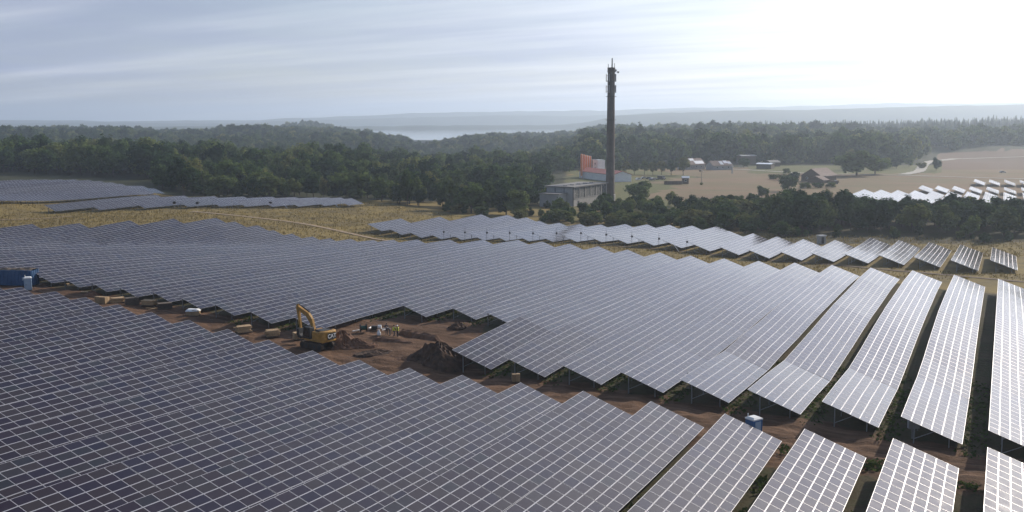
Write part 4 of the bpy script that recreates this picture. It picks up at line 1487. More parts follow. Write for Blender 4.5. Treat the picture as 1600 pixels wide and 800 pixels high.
# ------------------------------------------------------------------ people
def person(px_, py_, label, pose, top, helmet, rz, h=1.76):
    b = on_ground(px_, py_)
    J = {'pel': (0, 0, .95), 'chest': (0.03, 0, 1.30), 'neck': (0.04, 0, 1.48), 'head': (0.06, 0, 1.62), 'crown': (0.05, 0, 1.74),
         'shl': (0.02, .19, 1.42), 'shr': (0.02, -.19, 1.42), 'ell': (0.06, .26, 1.15), 'elr': (0.06, -.26, 1.15), 'hal': (0.20, .24, .93), 'har': (0.20, -.24, .93),
         'hil': (0, .10, .92), 'hir': (0, -.10, .92), 'knl': (0.05, .12, .50), 'knr': (0.02, -.12, .50), 'anl': (0.0, .13, .09), 'anr': (-.04, -.13, .09), 'tol': (.18, .15, .04), 'tor': (.14, -.15, .04)}
    J = {k: Vector(v) for k, v in J.items()}
    if pose == 'bend':
        up = ('chest', 'neck', 'head', 'crown', 'shl', 'shr', 'ell', 'elr', 'hal', 'har')
        Rm = Matrix.Rotation(R(55), 3, 'Y')
        for k in up:
            J[k] = J['pel'] + Rm @ (J[k] - J['pel'])
        for k, y in (('hal', .2), ('har', -.2)):
            J[k] = Vector((0.75, y, 0.62))
        for k, y in (('ell', .26), ('elr', -.26)):
            J[k] = Vector((0.55, y, 0.85))
    if pose == 'reach':
        J['har'] = Vector((0.52, -.2, 1.18))
        J['elr'] = Vector((0.28, -.27, 1.12))
    if pose == 'stride':
        J['knl'] = Vector((.22, .12, .52))
        J['anl'] = Vector((.20, .13, .09))
        J['tol'] = Vector((.38, .15, .04))
        J['anr'] = Vector((-.28, -.13, .11))
        J['tor'] = Vector((-.12, -.15, .04))
    E_ = [('pel', 'chest'), ('chest', 'neck'), ('neck', 'head'), ('head', 'crown'), ('chest', 'shl'), ('chest', 'shr'), ('shl', 'ell'), ('shr', 'elr'), ('ell', 'hal'), ('elr', 'har'),
          ('pel', 'hil'), ('pel', 'hir'), ('hil', 'knl'), ('hir', 'knr'), ('knl', 'anl'), ('knr', 'anr'), ('anl', 'tol'), ('anr', 'tor')]
    RAD = {'pel': .155, 'chest': .165, 'neck': .065, 'head': .105, 'crown': .075, 'shl': .085, 'shr': .085, 'ell': .055, 'elr': .055, 'hal': .040, 'har': .040, 'hil': .105, 'hir': .105, 'knl': .07, 'knr': .07, 'anl': .05, 'anr': .05, 'tol': .04, 'tor': .04}
    names = list(J)
    # hands: palm with five fingers
    fingers = []
    for sd_ in ('l', 'r'):
        hnd = J['ha' + sd_]
        dr = (hnd - J['el' + sd_]).normalized()
        side = Vector((0, 0, 1)).cross(dr).normalized() if abs(dr.z) < 0.95 else Vector((1, 0, 0))
        for fi, (o_, ln) in enumerate(((-.030, .085), (-.011, .095), (.010, .09), (.028, .07))):
            a_ = hnd + side * o_ + dr * .05
            fingers.append(('ha' + sd_, a_, a_ + dr * ln * .55, a_ + dr * ln * .9 + Vector((0, 0, -.03))))
        th = hnd + side * -.04
        fingers.append(('ha' + sd_, th, th + side * -.03 + dr * .04, th + side * -.035 + dr * .075))
    V = [J[n_] for n_ in names]
    Ed = [(names.index(a), names.index(c)) for a, c in E_]
    rad = [RAD[n_] for n_ in names]
    for root_, *pts in fingers:
        prev = names.index(root_)
        for i, p in enumerate(pts):
            V.append(p)
            rad.append(.011 - .0015 * i)
            Ed.append((prev, len(V) - 1))
            prev = len(V) - 1
    me = bpy.data.meshes.new('skeleton')
    me.from_pydata([tuple(v) for v in V], Ed, [])
    tmp = bpy.data.objects.new('tmp', me)
    COL.objects.link(tmp)
    sk = tmp.modifiers.new('s', 'SKIN')
    for i, sv in enumerate(me.skin_vertices[0].data):
        sv.radius = (rad[i], rad[i])
        sv.use_root = (i == 0)
    tmp.modifiers.new('d', 'SUBSURF').levels = 1
    dg = bpy.context.evaluated_depsgraph_get()
    body = bpy.data.meshes.new_from_object(tmp.evaluated_get(dg))
    bpy.data.objects.remove(tmp)
    body.materials.clear()
    for m_ in (M_SKIN, M_CLOTH if top is not M_GREYC else M_GREYC, M_CLOTH, M_RUB):
        body.materials.append(m_)
    hd, hl, hr = J['head'], J['hal'], J['har']
    for pgn in body.polygons:
        c = pgn.center
        if (c - hd).length < .19 or (c - hl).length < .085 or (c - hr).length < .085:
            mi = 0
        elif c.z < .13:
            mi = 3
        elif c.z < J['pel'].z + .02 and pose != 'bend':
            mi = 2
        else:
            mi = 1
        pgn.material_index = mi
        pgn.use_smooth = True
    g = thing('person', label, 'person', b, rz)
    g.scale = (h / 1.76,) * 3
    link('body', body, g)
    up = (J['neck'] - J['pel']).normalized()
    q = up.to_track_quat('Z', 'X').to_matrix()
    if top is M_HIVIS:
        m = MB()
        prof = [(0.0, .185), (.14, .18), (.3, .20), (.44, .215), (.52, .14)]
        n_ = 14
        Vv = []
        for z, r0 in prof:
            for i in range(n_):
                a = 2 * math.pi * i / n_
                Vv.append(J['pel'] + up * z + q @ Vector((math.cos(a) * r0, math.sin(a) * r0 * 1.0, 0)))
        m.poly(Vv, [(j * n_ + i, j * n_ + (i + 1) % n_, (j + 1) * n_ + (i + 1) % n_, (j + 1) * n_ + i) for j in range(len(prof) - 1) for i in range(n_)])
        m.build('hi_vis_vest', M_HIVIS, g, smooth=True)
    hu = (J['crown'] - J['head']).normalized()
    qh = hu.to_track_quat('Z', 'X').to_matrix()
    m = MB()
    prof = [(-.01, .135), (.0, .125), (.05, .118), (.10, .085), (.13, .0)] if helmet else [(-.02, .112), (.05, .110), (.09, .08), (.115, 0)]
    n_ = 12
    Vv = [J['head'] + hu * (z + .03) + qh @ Vector((math.cos(2 * math.pi * i / n_) * r0, math.sin(2 * math.pi * i / n_) * r0, 0)) for z, r0 in prof for i in range(n_)]
    m.poly(Vv, [(j * n_ + i, j * n_ + (i + 1) % n_, (j + 1) * n_ + (i + 1) % n_, (j + 1) * n_ + i) for j in range(len(prof) - 1) for i in range(n_)])
    if helmet:
        m.build('helmet', M_WHT, g, smooth=True)
    else:
        m.build('hair', M_RUB, g, smooth=True)
    # face
    m = MB()
    fx = qh @ Vector((1, 0, 0))
    fx = Vector((1, 0, 0)) - hu * hu.x
    fx.normalize()
    fy = hu.cross(fx)
    for s in (-1, 1):
        m.box(J['head'] + fx * .10 + fy * s * .035 + hu * .01, (.02, .025, .014))
    m.box(J['head'] + fx * .10 - hu * .065, (.02, .05, .01))
    m.build('eyes_and_mouth', M_RUB, g)
    m = MB()
    m.bar(J['head'] + fx * .09 + hu * .005, J['head'] + fx * .125 - hu * .03, .010, 5, .017)
    for s in (-1, 1):
        m.box(J['head'] + fy * s * .105 - hu * .01, (.035, .02, .055))
    m.build('nose_and_ears', M_SKIN, g)
    return g


person(604.5, 523.5, 'person in dark workwear standing left of the crew', 'reach', M_CLOTH, False, face_dir(-.3, -.9))
person(609.5, 525, 'person in grey clothes bending down beside the soil bank', 'bend', M_GREYC, False, face_dir(-.9, .2))
person(615.5, 527, 'person in a yellow hi-vis vest without helmet at the dig', 'stride', M_HIVIS, False, face_dir(.6, .6), 1.8)
person(621.5, 527.5, 'person in a yellow hi-vis vest wearing a white helmet', 'stand', M_HIVIS, True, face_dir(-.8, -.4), 1.84)

# things lying around the dig
def pole(a, b, r, mt, name, label, cat, group=None):
    m = MB()
    A_, B_ = Vector(a), Vector(b)
    m.bar((0, 0, 0), B_ - A_, r, 8)
    return tag(m.build(name, mt, None, A_), label, cat, group)


def lying(px0, py0, px1, py1, r, mt, name, label, cat):
    a, b = on_ground(px0, py0), on_ground(px1, py1)
    a.z += r * 1.1 + 0.06
    b.z += r * 1.1 + 0.06
    return pole(a, b, r, mt, name, label, cat)


lying(551, 519.5, 566, 517, 0.09, M_WHT, 'pipe', 'long white pipe lying behind the soil piles', 'pipe')
lying(576.5, 515.5, 581.5, 513, 0.12, M_WHT, 'pipe', 'short thick white pipe beside the green cable drum', 'pipe')
lying(592, 515.5, 602, 515.2, 0.07, M_WHT, 'pipe', 'upper thin white pipe behind the work crew', 'pipe')
lying(597, 517.8, 602.5, 516.8, 0.07, M_WHT, 'pipe', 'lower thin white pipe nearest the dark-clothed person', 'pipe')
b = on_ground(568, 519)
g = thing('cable_drum', 'dark green cable drum lying at the dig', 'cable drum', b, face_dir(.9, .3))
m = MB()
m.bar((-.45, 0, .62), (.45, 0, .62), .34, 14)
m.build('core', mat('green_cable', (0.02, 0.08, 0.055), 0.6), g)
for s in (-1, 1):
    m = MB()
    m.bar((s * .45 - .04, 0, .62), (s * .45 + .04, 0, .62), .62, 18)
    m.build('flange', M_DARK, g)
b = on_ground(585, 515.5)
g = thing('pump', 'small dark pump with a white tank at the rear of the dig', 'pump', b, face_dir(1, 0))
m = MB()
m.box((0, 0, .3), (.9, .5, .55))
m.build('motor', M_DARK, g, bevel=.04)
m = MB()
m.bar((.55, 0, .42), (1.05, 0, .42), .30, 12)
m.build('tank', M_WHT, g)
b = on_ground(592, 524.5)
m = MB()
n_ = 10
prof = [(0, .28), (.25, .33), (.5, .27), (.72, .14), (.82, .17), (.88, .05)]
m.poly([Vector((math.cos(6.283 * i / n_) * r0 * (1 + .12 * math.sin(3 * i)), math.sin(6.283 * i / n_) * r0 * .75, z)) for z, r0 in prof for i in range(n_)],
       [(j * n_ + i, j * n_ + (i + 1) % n_, (j + 1) * n_ + (i + 1) % n_, (j + 1) * n_ + i) for j in range(len(prof) - 1) for i in range(n_)])
tag(m.build('sack', M_WHT, None, b, smooth=True), 'white filled sack standing upright left of the crew', 'sack')


# ------------------------------------------------------------------ container, toilets, pallets
def container():
    b = on_ground(30, 447)
    g = thing('waste_container', 'open blue waste container filled with brown rubble', 'container', b, face_dir(1, -0.10))
    L_, B_, H_ = 6.3, 2.4, 2.6
    m = MB()
    m.box((0, 0, .2), (L_, B_, .12))
    m.build('floor_plate', M_BLU, g)
    for s in (-1, 1):
        m = MB()
        m.box((0, s * B_ / 2, .2 + H_ / 2), (L_, .06, H_))
        m.box((0, s * B_ / 2, .2 + H_), (L_, .16, .14))
        for i in range(9):
            m.box((-L_ / 2 + .4 + i * (L_ - .8) / 8, s * (B_ / 2 + .06), .2 + H_ / 2), (.12, .10, H_ - .1))
        m.build('side_wall', M_BLU, g)
    for s in (-1, 1):
        m = MB()
        m.box((s * L_ / 2, 0, .2 + H_ / 2), (.07, B_ - .06, H_))
        for i in range(4):
            m.box((s * (L_ / 2 + .07), -B_ / 2 + .3 + i * .6, .2 + H_ / 2), (.10, .12, H_))
        m.build('end_wall', M_BLU, g)
    m = MB()
    m.box((L_ / 2 - 1.55, -B_ / 2 - .075, 1.35), (.55, .03, .55))
    m.build('sign_plate', M_PALEB, g)
    m = MB()
    for y in (-.6, .6):
        m.box((0, y, .07), (L_, .2, .14))
    m.build('skid', M_DARK, g)
    r_ = random.Random(3)
    m = MB()
    nx, ny = 14, 6
    V = [(-L_ / 2 + .1 + i * (L_ - .2) / (nx - 1), -B_ / 2 + .08 + j * (B_ - .16) / (ny - 1), 2.55 + r_.uniform(0, .35) + .35 * math.sin(j / (ny - 1) * 3.14)) for j in range(ny) for i in range(nx)]
    m.poly(V, [(j * nx + i, j * nx + i + 1, (j + 1) * nx + i + 1, (j + 1) * nx + i) for j in range(ny - 1) for i in range(nx - 1)])
    m.build('rubble', M_DKWOOD, g)


container()


def toilet(px_, py_, label, col, rz):
    b = on_ground(px_, py_)
    g = thing('portable_toilet', label, 'portable toilet', b, rz)
    m = MB()
    m.box((0, 0, .08), (1.15, 1.2, .16))
    m.build('skid_base', M_DARK, g)
    m = MB()
    m.box((0, 0, 1.15), (1.08, 1.10, 2.0))
    for s in (-1, 1):
        for i in range(4):
            m.box((-.42 + i * .28, s * .565, 1.1), (.10, .03, 1.7))
            m.box((-.555, -.4 + i * .27, 1.1), (.03, .10, 1.7))
    for sx in (-1, 1):
        for sy in (-1, 1):
            m.box((sx * .53, sy * .545, 1.15), (.09, .09, 2.02))
    m.build('cabin', col, g)
    m = MB()
    m.box((.56, 0, 1.1), (.05, .78, 1.78))
    d = m.build('door', M_PALEB, g)
    m = MB()
    m.box((.60, -.28, 1.1), (.05, .08, .18))
    m.build('latch', M_DARK, d)
    m = MB()
    m.box((0, 0, 2.22), (1.22, 1.26, .14))
    m.box((0, 0, 2.34), (1.12, 1.16, .14), taper=.72)
    m.build('roof', M_WHT, g)
    m = MB()
    m.bar((-.42, -.4, 2.25), (-.42, -.4, 2.7), .05, 8)
    m.build('vent_pipe', M_WHT, g)


toilet(1177, 688, 'blue portable toilet with white roof behind the foreground panels', M_BLU2, face_dir(.55, -.85))
toilet(44.5, 455, 'pale blue portable toilet with white roof beside the blue container', M_PALEB, face_dir(.4, -.9))


def crate(px_, py_, s, label, kind, rz, group='goods on the dirt road'):
    b = on_ground(px_, py_)
    g = thing('loaded_pallet', label, 'pallet', b, rz, group)
    L_, B_, H_ = s
    m = MB()
    for y in (-1, 0, 1):
        m.box((0, y * (B_ / 2 - .06), .09), (L_, .10, .10))
    for i in range(6):
        m.box((-L_ / 2 + .07 + i * (L_ - .14) / 5, 0, .16), (.11, B_, .025))
    m.build('pallet', M_DKWOOD, g)
    if kind == 'planks':
        n1, n2 = max(3, int(B_ / .24)), max(2, int(H_ / .16))
        for j in range(n2):
            for i in range(n1):
                m = MB()
                m.box((random.uniform(-.16, .16), -B_ / 2 + (i + .5) * B_ / n1, .19 + (j + .5) * H_ / n2 + random.uniform(-.012, .02)), (L_ * random.uniform(.80, 1.10), B_ / n1 * .86, H_ / n2 * .74), rz=random.gauss(0, .035 + (.09 if j == n2 - 1 else 0)))
                m.build('plank', M_WOOD, g)
    elif kind == 'boxes':
        for i in range(2):
            for j in range(2):
                m = MB()
                hh = H_ * random.uniform(.85, 1.0)
                m.box(((i - .5) * L_ / 2 * 1.0, (j - .5) * B_ / 2, .18 + hh / 2), (L_ / 2 * .95, B_ / 2 * .95, hh))
                m.build('cardboard_box', M_CARD, g, bevel=.02)
    else:
        for j in range(int(H_ / .09)):
            m = MB()
            m.box((random.uniform(-.03, .03), random.uniform(-.03, .03), .2 + j * .095), (L_ * .98, B_ * .96, .06))
            m.build('board', M_DKWOOD if kind == 'dark' else M_WOOD, g)


crate(160, 476, (2.0, 1.2, 1.15), 'tan cardboard boxes on a pallet, left of the timber stacks', 'boxes', face_dir(.95, -.25))
crate(183.5, 474.5, (2.1, 1.5, .75), 'pale timber stack on the dirt road, third load from the left', 'planks', face_dir(.9, .5))
crate(207, 477, (2.1, 1.4, 1.0), 'dark weathered board stack between two pale timber stacks', 'dark', face_dir(.9, .45))
crate(234, 478.5, (2.3, 1.5, .8), 'pale splayed timber stack with planks spilled in front', 'planks', face_dir(.95, -.2))
crate(258, 483.5, (2.2, 1.3, .85), 'dark board stack half in the shadow of the panel row', 'dark', face_dir(.9, .4))
crate(302, 494.5, (2.0, 1.1, .85), 'cardboard boxes under white sheeting, alone on the road', 'boxes', face_dir(1, 0))
crate(381, 520.5, (2.2, 1.3, .9), 'ragged reddish timber stack left of the excavator', 'planks', face_dir(.85, .55))
crate(426, 526.5, (1.9, 1.2, .85), 'yellowish timber stack nearest the excavator', 'planks', face_dir(.9, .4))
crate(469, 530.5, (1.9, 1.1, .9), 'pale boards beside the track of the excavator', 'boards', face_dir(.85, .5))
crate(806, 598, (1.0, .9, 1.0), 'small grey crate under the edge of the middle block', 'boxes', face_dir(1, .1))
crate(135, 459, (1.7, .8, .12), 'flat pale boards at the roadside behind the soil heap', 'boards', face_dir(1, -.1))
crate(101, 447, (1.5, .8, .2), 'flat pale boards near the blue container', 'boards', face_dir(1, -.1))
for i, (a, b_) in enumerate(((236, 482), (240, 483.5), (243, 482.5))):
    p = on_ground(a, b_)
    m = MB()
    m.box((0, 0, .04), (1.6, .14, .05), rz=face_dir(.8, .3 + .3 * i))
    tag(m.build('loose_plank', M_WOOD, None, p), ('left', 'middle', 'right')[i] + ' loose pale plank on the soil before the splayed stack', 'plank', 'loose planks')

# white sheeting over the lone load
p = on_ground(302, 494.5)
m = MB()
rzm = Matrix.Rotation(face_dir(1, 0), 3, 'Z')
nx, ny = 9, 6
r_ = random.Random(4)
V = []
for j in range(ny):
    for i in range(nx):
        u_, v_ = i / (nx - 1) * 2 - 1, j / (ny - 1) * 2 - 1
        edge_ = max(abs(u_), abs(v_))
        V.append(rzm @ Vector((u_ * 1.08, v_ * .62, 1.12 + r_.uniform(-.03, .05) - (.28 if edge_ > .99 else 0))))
m.poly(V, [(j * nx + i, j * nx + i + 1, (j + 1) * nx + i + 1, (j + 1) * nx + i) for j in range(ny - 1) for i in range(nx - 1)])
tag(m.build('white_sheet', M_WHT, None, p, smooth=True), 'white sheet lying over the cardboard boxes on the road', 'sheet')

# small things by the tables
for px_, py_, lab in ((1426, 672, 'second row'), (1209.5, 637, 'fourth row'), (1182, 603, 'fifth row')):
    pass


def inverter(px_, py_, hgt, label, mt):
    b = on_ground(px_, py_)
    g = thing('inverter_box', label, 'inverter box', b, face_dir(1, 0))
    m = MB()
    m.box((0, 0, hgt / 2 - .2), (.12, .12, hgt + .4))
    m.build('post', M_STEEL, g)
    m = MB()
    m.box((0, -.18, hgt), (1.1, .4, 1.0))
    m.box((.95, -.1, hgt + .15), (.9, .25, .08))
    m.build('housing', mt, g, bevel=.03)


inverter(273, 324.5, 1.9, 'dark inverter box on a post, leftmost before the low left tables', M_DARK)
inverter(309, 325.5, 2.0, 'dark inverter box on a post, middle one before the low left tables', M_DARK)
inverter(423, 325, 1.9, 'dark inverter box on a post, rightmost before the low left tables', M_DARK)
inverter(1425, 686, 1.6, 'pale inverter box under the second row of the middle block', M_WALLG)
inverter(1080, 609, 1.5, 'pale inverter box under the fifth row of the middle block', M_WALLG)


def lean_pole(p0, p1, h0, h1, label):
    a, b = on_ground(*p0), on_ground(*p1)
    a.z += h0
    b.z += h1
    return pole(b, a, .10, M_SHEET, 'leaning_pole', label, 'pole', 'pale poles leaning on the tables')


lean_pole((1053, 394), (1061.5, 394.5), 1.9, 0.0, 'thick pale pole leaning under the upper tables in mid picture')
lean_pole((1179, 404), (1185, 405), 1.3, 0.0, 'thin pale pole leaning under the upper tables to the right')
lean_pole((444, 325), (449, 325.5), 1.2, 0.0, 'pale pole leaning in front of the low left tables')
lean_pole((523, 323), (528, 323.8), 1.2, 0.0, 'pale pole leaning at the right end of the low left tables')
lean_pole((154, 316), (159, 317), 1.2, 0.0, 'pale pole leaning between the two left blocks')
for i, L in enumerate(range(4, 15)):
    x_ = -PITCH_X * (23.235 - L)
    y_ = F_NEAR[L] - .5
    b = Vector((x_ - .4, y_, gz(x_ - .4, y_)))
    g = thing('lightning_rod', 'thin rod beside a table end on the grass lane, ' + ORD[i + 1] + ' from the left', 'lightning rod', b, 0, 'lightning rods along the grass lane')
    m = MB()
    m.bar((0, 0, -.3), (0, 0, 4.4), .055, 6, .03)
    m.build('rod', M_DARK, g)
    m = MB()
    m.box((0.1, -.05, 2.9), (.5, .25, .5))
    m.build('junction_box', M_DARK, g)
for px_, py_, h_, lab in ((316, 300, 10, 'tall thin mast standing before the left woods'), (363, 326, 3.4, 'thin pole in front of the low left tables')):
    b = on_ground(px_, py_)
    g = thing('mast', lab, 'mast', b)
    m = MB()
    m.bar((0, 0, -.5), (0, 0, h_), .11, 6, .06)
    m.build('shaft', M_CONC, g)
    m = MB()
    m.bar((-.5, 0, h_ - .4), (.5, 0, h_ - .4), .05, 5)
    m.build('crossbar', M_CONC, g)


# ------------------------------------------------------------------ chimney with antennas
def chimney():
    p = fan(955.3, 455)
    b = Vector((p.x, p.y, gz(p.x, p.y) - .3))
    g = thing('chimney', 'very tall dark concrete chimney carrying mobile antennas', 'chimney', b, YAW + .3)
    top = 55.2 - b.z
    m = MB()
    n_ = 16
    prof = [(0, 2.15), (6, 2.05), (20, 1.92), (40, 1.75), (top - 2, 1.62), (top - 2, 1.75), (top, 1.75), (top, 1.25), (top - 1.5, 1.25)]
    V = [(math.cos(6.28318 * i / n_) * r0, math.sin(6.28318 * i / n_) * r0, z) for z, r0 in prof for i in range(n_)]
    m.poly(V, [(j * n_ + i, j * n_ + (i + 1) % n_, (j + 1) * n_ + (i + 1) % n_, (j + 1) * n_ + i) for j in range(len(prof) - 1) for i in range(n_)])
    m.poly([V[-n_ + i] for i in range(n_)], [tuple(range(n_))])
    m.build('shaft', M_CHIM, g)
    for z, r0 in ((top - 23.5, 2.25), (top - 13, 2.2), (top - 6.2, 2.0)):
        m = MB()
        for i in range(n_):
            a0, a1 = 6.28318 * i / n_, 6.28318 * (i + 1) / n_
            A_ = Vector((math.cos(a0) * r0, math.sin(a0) * r0, z))
            B_ = Vector((math.cos(a1) * r0, math.sin(a1) * r0, z))
            m.beam(A_, B_, .35, .18)
        m.build('ring', M_DARK, g)
    for lvl in (top - 4.6, top - 9.6):
        for a in (0.0, 1.3, 2.6, 3.9, 5.2):
            m = MB()
            c = Vector((math.cos(a) * 2.25, math.sin(a) * 2.25, lvl))
            m.box(c, (.28, .42, 3.4), rz=a)
            an = m.build('antenna', M_WALLG, g)
            m = MB()
            for dz in (-1.1, 1.1):
                m.bar(c + Vector((0, 0, dz)), Vector((math.cos(a) * 1.5, math.sin(a) * 1.5, lvl + dz)), .06, 5)
            m.build('bracket', M_DARK, an)
    m = MB()
    m.bar((.4, 0, top - 1.5), (.4, 0, top + 4.2), .32, 8, .28)
    m.build('mast', M_STEEL, g)
    for a, h_ in ((2.4, 1.6), (5.6, 1.9), (4.4, 1.2)):
        m = MB()
        m.bar((math.cos(a) * 1.5, math.sin(a) * 1.5, top - 3), (math.cos(a) * 1.5, math.sin(a) * 1.5, top + h_), .14, 6)
        m.build('rod', M_STEEL, g)
    a = -YAW - .3
    for dx, dz, s in ((1.9, -1.3, .62), (3.1, -2.1, .5)):
        m = MB()
        c = Vector((math.cos(a + .3) * dx, math.sin(a + .3) * dx, top + dz))
        d = Vector((math.cos(a - 1.2), math.sin(a - 1.2), 0))
        m.bar(c, c + d * .45, s, 12, s * .55)
        m.bar(c + d * .3, Vector((math.cos(a) * 1.3, math.sin(a) * 1.3, top + dz)), .07, 5)
        m.build('dish', M_WALLG, g)
    m = MB()
    aa = -2.0
    for s in (-.22, .22):
        o_ = Vector((math.cos(aa), math.sin(aa), 0))
        t_ = Vector((-math.sin(aa), math.cos(aa), 0))
        m.bar(o_ * 2.35 + t_ * s + Vector((0, 0, 2)), o_ * 1.85 + t_ * s + Vector((0, 0, top)), .05, 4)
    for i in range(28):
        f = i / 27
        q_ = o_ * (2.35 - .5 * f)
        m.bar(q_ + t_ * -.22 + Vector((0, 0, 2 + f * (top - 2))), q_ + t_ * .22 + Vector((0, 0, 2 + f * (top - 2))), .035, 4)
    m.build('ladder', M_DARK, g)


chimney()


# ------------------------------------------------------------------ buildings
def frame_from(pA, dA, pB, dB):
    A_, B_ = fan(pA, dA), fan(pB, dB)
    return A_, B_, (B_ - A_).length, math.atan2((B_ - A_).y, (B_ - A_).x)


def old_works():
    A_, B_, L_, ang = frame_from(897, 423, 949, 452)
    z0 = min(gz(A_.x, A_.y), gz(B_.x, B_.y)) - .5
    g = thing('derelict_hall', 'derelict flat-roofed works hall with painted upper wall beside the chimney', 'building', (A_.x, A_.y, z0), ang)
    H_, D_ = 3.3 - z0, 13.0
    m = MB()
    m.box((L_ / 2, D_ / 2, H_ / 2 - .2), (L_ - .1, D_ - .1, H_ - .4))
    m.build('core_wall', M_WALLG, g)
    m = MB()
    m.box((L_ / 2, -.10, 1.9), (L_, .3, 3.8))
    m.box((L_ / 2, -.30, 3.85), (L_, .25, .2))
    m.build('plinth_wall', M_CONC, g)
    m = MB()
    m.box((L_ / 2, -.04, (4.0 + H_ - .5) / 2), (L_ - .6, .12, H_ - 4.5))
    m.build('painted_wall', M_GRAF, g)
    for i in range(7):
        m = MB()
        m.box((.3 + i * (L_ - .6) / 6, -.16, (4.0 + H_ - .4) / 2), (.5, .3, H_ - 4.4))
        m.build('pier', M_CONC, g)
    for i in range(3):
        m = MB()
        m.box((-.12, 2.0 + i * 4.4, H_ / 2 - .25), (.25, 4.2, H_ - .5))
        m.build('wall_panel', M_WALLG, g)
    for i in range(4):
        m = MB()
        m.box((-.16, -.1 + i * 4.35, H_ / 2 - .25), (.28, .3, H_ - .5))
        m.build('pier', M_DARK, g)
    m = MB()
    m.box((L_ / 2, D_ / 2, H_), (L_ + 1.6, D_ + 1.6, .35))
    r_o = m.build('roof', M_ROOFG, g)
    m = MB()
    for i in range(5):
        m.box((3 + i * 6.5, 5.0, H_ + .35), (1.6, 2.0, .35))
    m.build('skylight', M_CONC, r_o)
    m = MB()
    m.box((4.6, -.27, 1.5), (1.6, .1, 2.6))
    m.build('doorway', M_DARK, g)
    # low lean-to on the left
    m = MB()
    m.box((-4.2, 7.5, 3.1), (7.5, 9, 6.2))
    m.build('annex_wall', M_WALLG, g)
    m = MB()
    m.box((-4.3, 7.3, 6.35), (8.4, 9.8, .3))
    m.build('annex_roof', M_ROOFG, g)


old_works()


def gable_house(name, label, A, dA, B, dB, depth, eave, ridge, wallm, roofm, cat='house', sheets=(), windows=3, ridge_along=True, sink=.4, chim=False):
    """house whose front runs from bearing A to bearing B"""
    A_, B_, L_, ang = frame_from(A, dA, B, dB)
    z0 = min(gz(A_.x, A_.y), gz(B_.x, B_.y)) - sink
    g = thing(name, label, cat, (A_.x, A_.y, z0), ang)
    e, r_, D_ = eave + sink, ridge + sink, depth
    m = MB()
    if ridge_along:
        P = [(0, 0, 0), (L_, 0, 0), (L_, D_, 0), (0, D_, 0), (0, 0, e), (L_, 0, e), (L_, D_, e), (0, D_, e), (0, D_ / 2, r_), (L_, D_ / 2, r_)]
        m.poly(P, [(0, 1, 5, 4), (2, 3, 7, 6), (1, 2, 6, 9, 5), (3, 0, 4, 8, 7)])
    else:
        P = [(0, 0, 0), (L_, 0, 0), (L_, D_, 0), (0, D_, 0), (0, 0, e), (L_, 0, e), (L_, D_, e), (0, D_, e), (L_ / 2, 0, r_), (L_ / 2, D_, r_)]
        m.poly(P, [(0, 1, 5, 8, 4), (2, 3, 7, 9, 6), (1, 2, 6, 5), (3, 0, 4, 7)])
    m.build('wall', wallm, g)
    ov, th = .5, .22
    sides = []
    if ridge_along:
        s = (r_ - e) / (D_ / 2)
        for y0_, y1_ in ((-ov, D_ / 2), (D_ + ov, D_ / 2)):
            zz0 = e - s * ov
            sides.append([Vector((-ov, y0_, zz0 + .05)), Vector((L_ + ov, y0_, zz0 + .05)), Vector((L_ + ov, y1_, r_ + .05)), Vector((-ov, y1_, r_ + .05))])
    else:
        s = (r_ - e) / (L_ / 2)
        for x0_, x1_ in ((-ov, L_ / 2), (L_ + ov, L_ / 2)):
            zz0 = e - s * ov
            sides.append([Vector((x0_, -ov, zz0 + .05)), Vector((x0_, D_ + ov, zz0 + .05)), Vector((x1_, D_ + ov, r_ + .05)), Vector((x1_, -ov, r_ + .05))])
    roofs = []
    for sd_ in sides:
        m = MB()
        up_ = Vector((0, 0, th))
        m.hexa([v for v in sd_] + [v + up_ for v in sd_])
        roofs.append((m.build('roof', roofm, g), sd_))
    for si, u0, u1, v0, v1 in sheets:
        ro, sd_ = roofs[si]
        f_ = lambda u_, v_: sd_[0].lerp(sd_[1], u_).lerp(sd_[3].lerp(sd_[2], u_), v_) + Vector((0, 0, th + .08))
        m = MB()
        q_ = [f_(u0, v0), f_(u1, v0), f_(u1, v1), f_(u0, v1)]
        m.hexa(q_ + [v + Vector((0, 0, .06)) for v in q_])
        m.build('roof_panel', M_SHEET, ro)
    for i in range(windows):
        x_ = L_ * (i + .7) / (windows + .4)
        m = MB()
        m.box((x_, -.05, min(e * .55, 2.2) + .3), (min(1.3, L_ / windows * .5), .12, 1.2))
        wf = m.build('window', M_WALLW, g)
        m = MB()
        m.box((x_, -.12, min(e * .55, 2.2) + .3), (min(1.1, L_ / windows * .42), .03, 1.0))
        m.build('pane', M_WIN, wf)
    if chim:
        m = MB()
        m.box((L_ * .4, D_ / 2 + .6, r_ + .5), (.7, .7, 1.6))
        m.build('chimney_stack', M_BRNR, g)
    return g


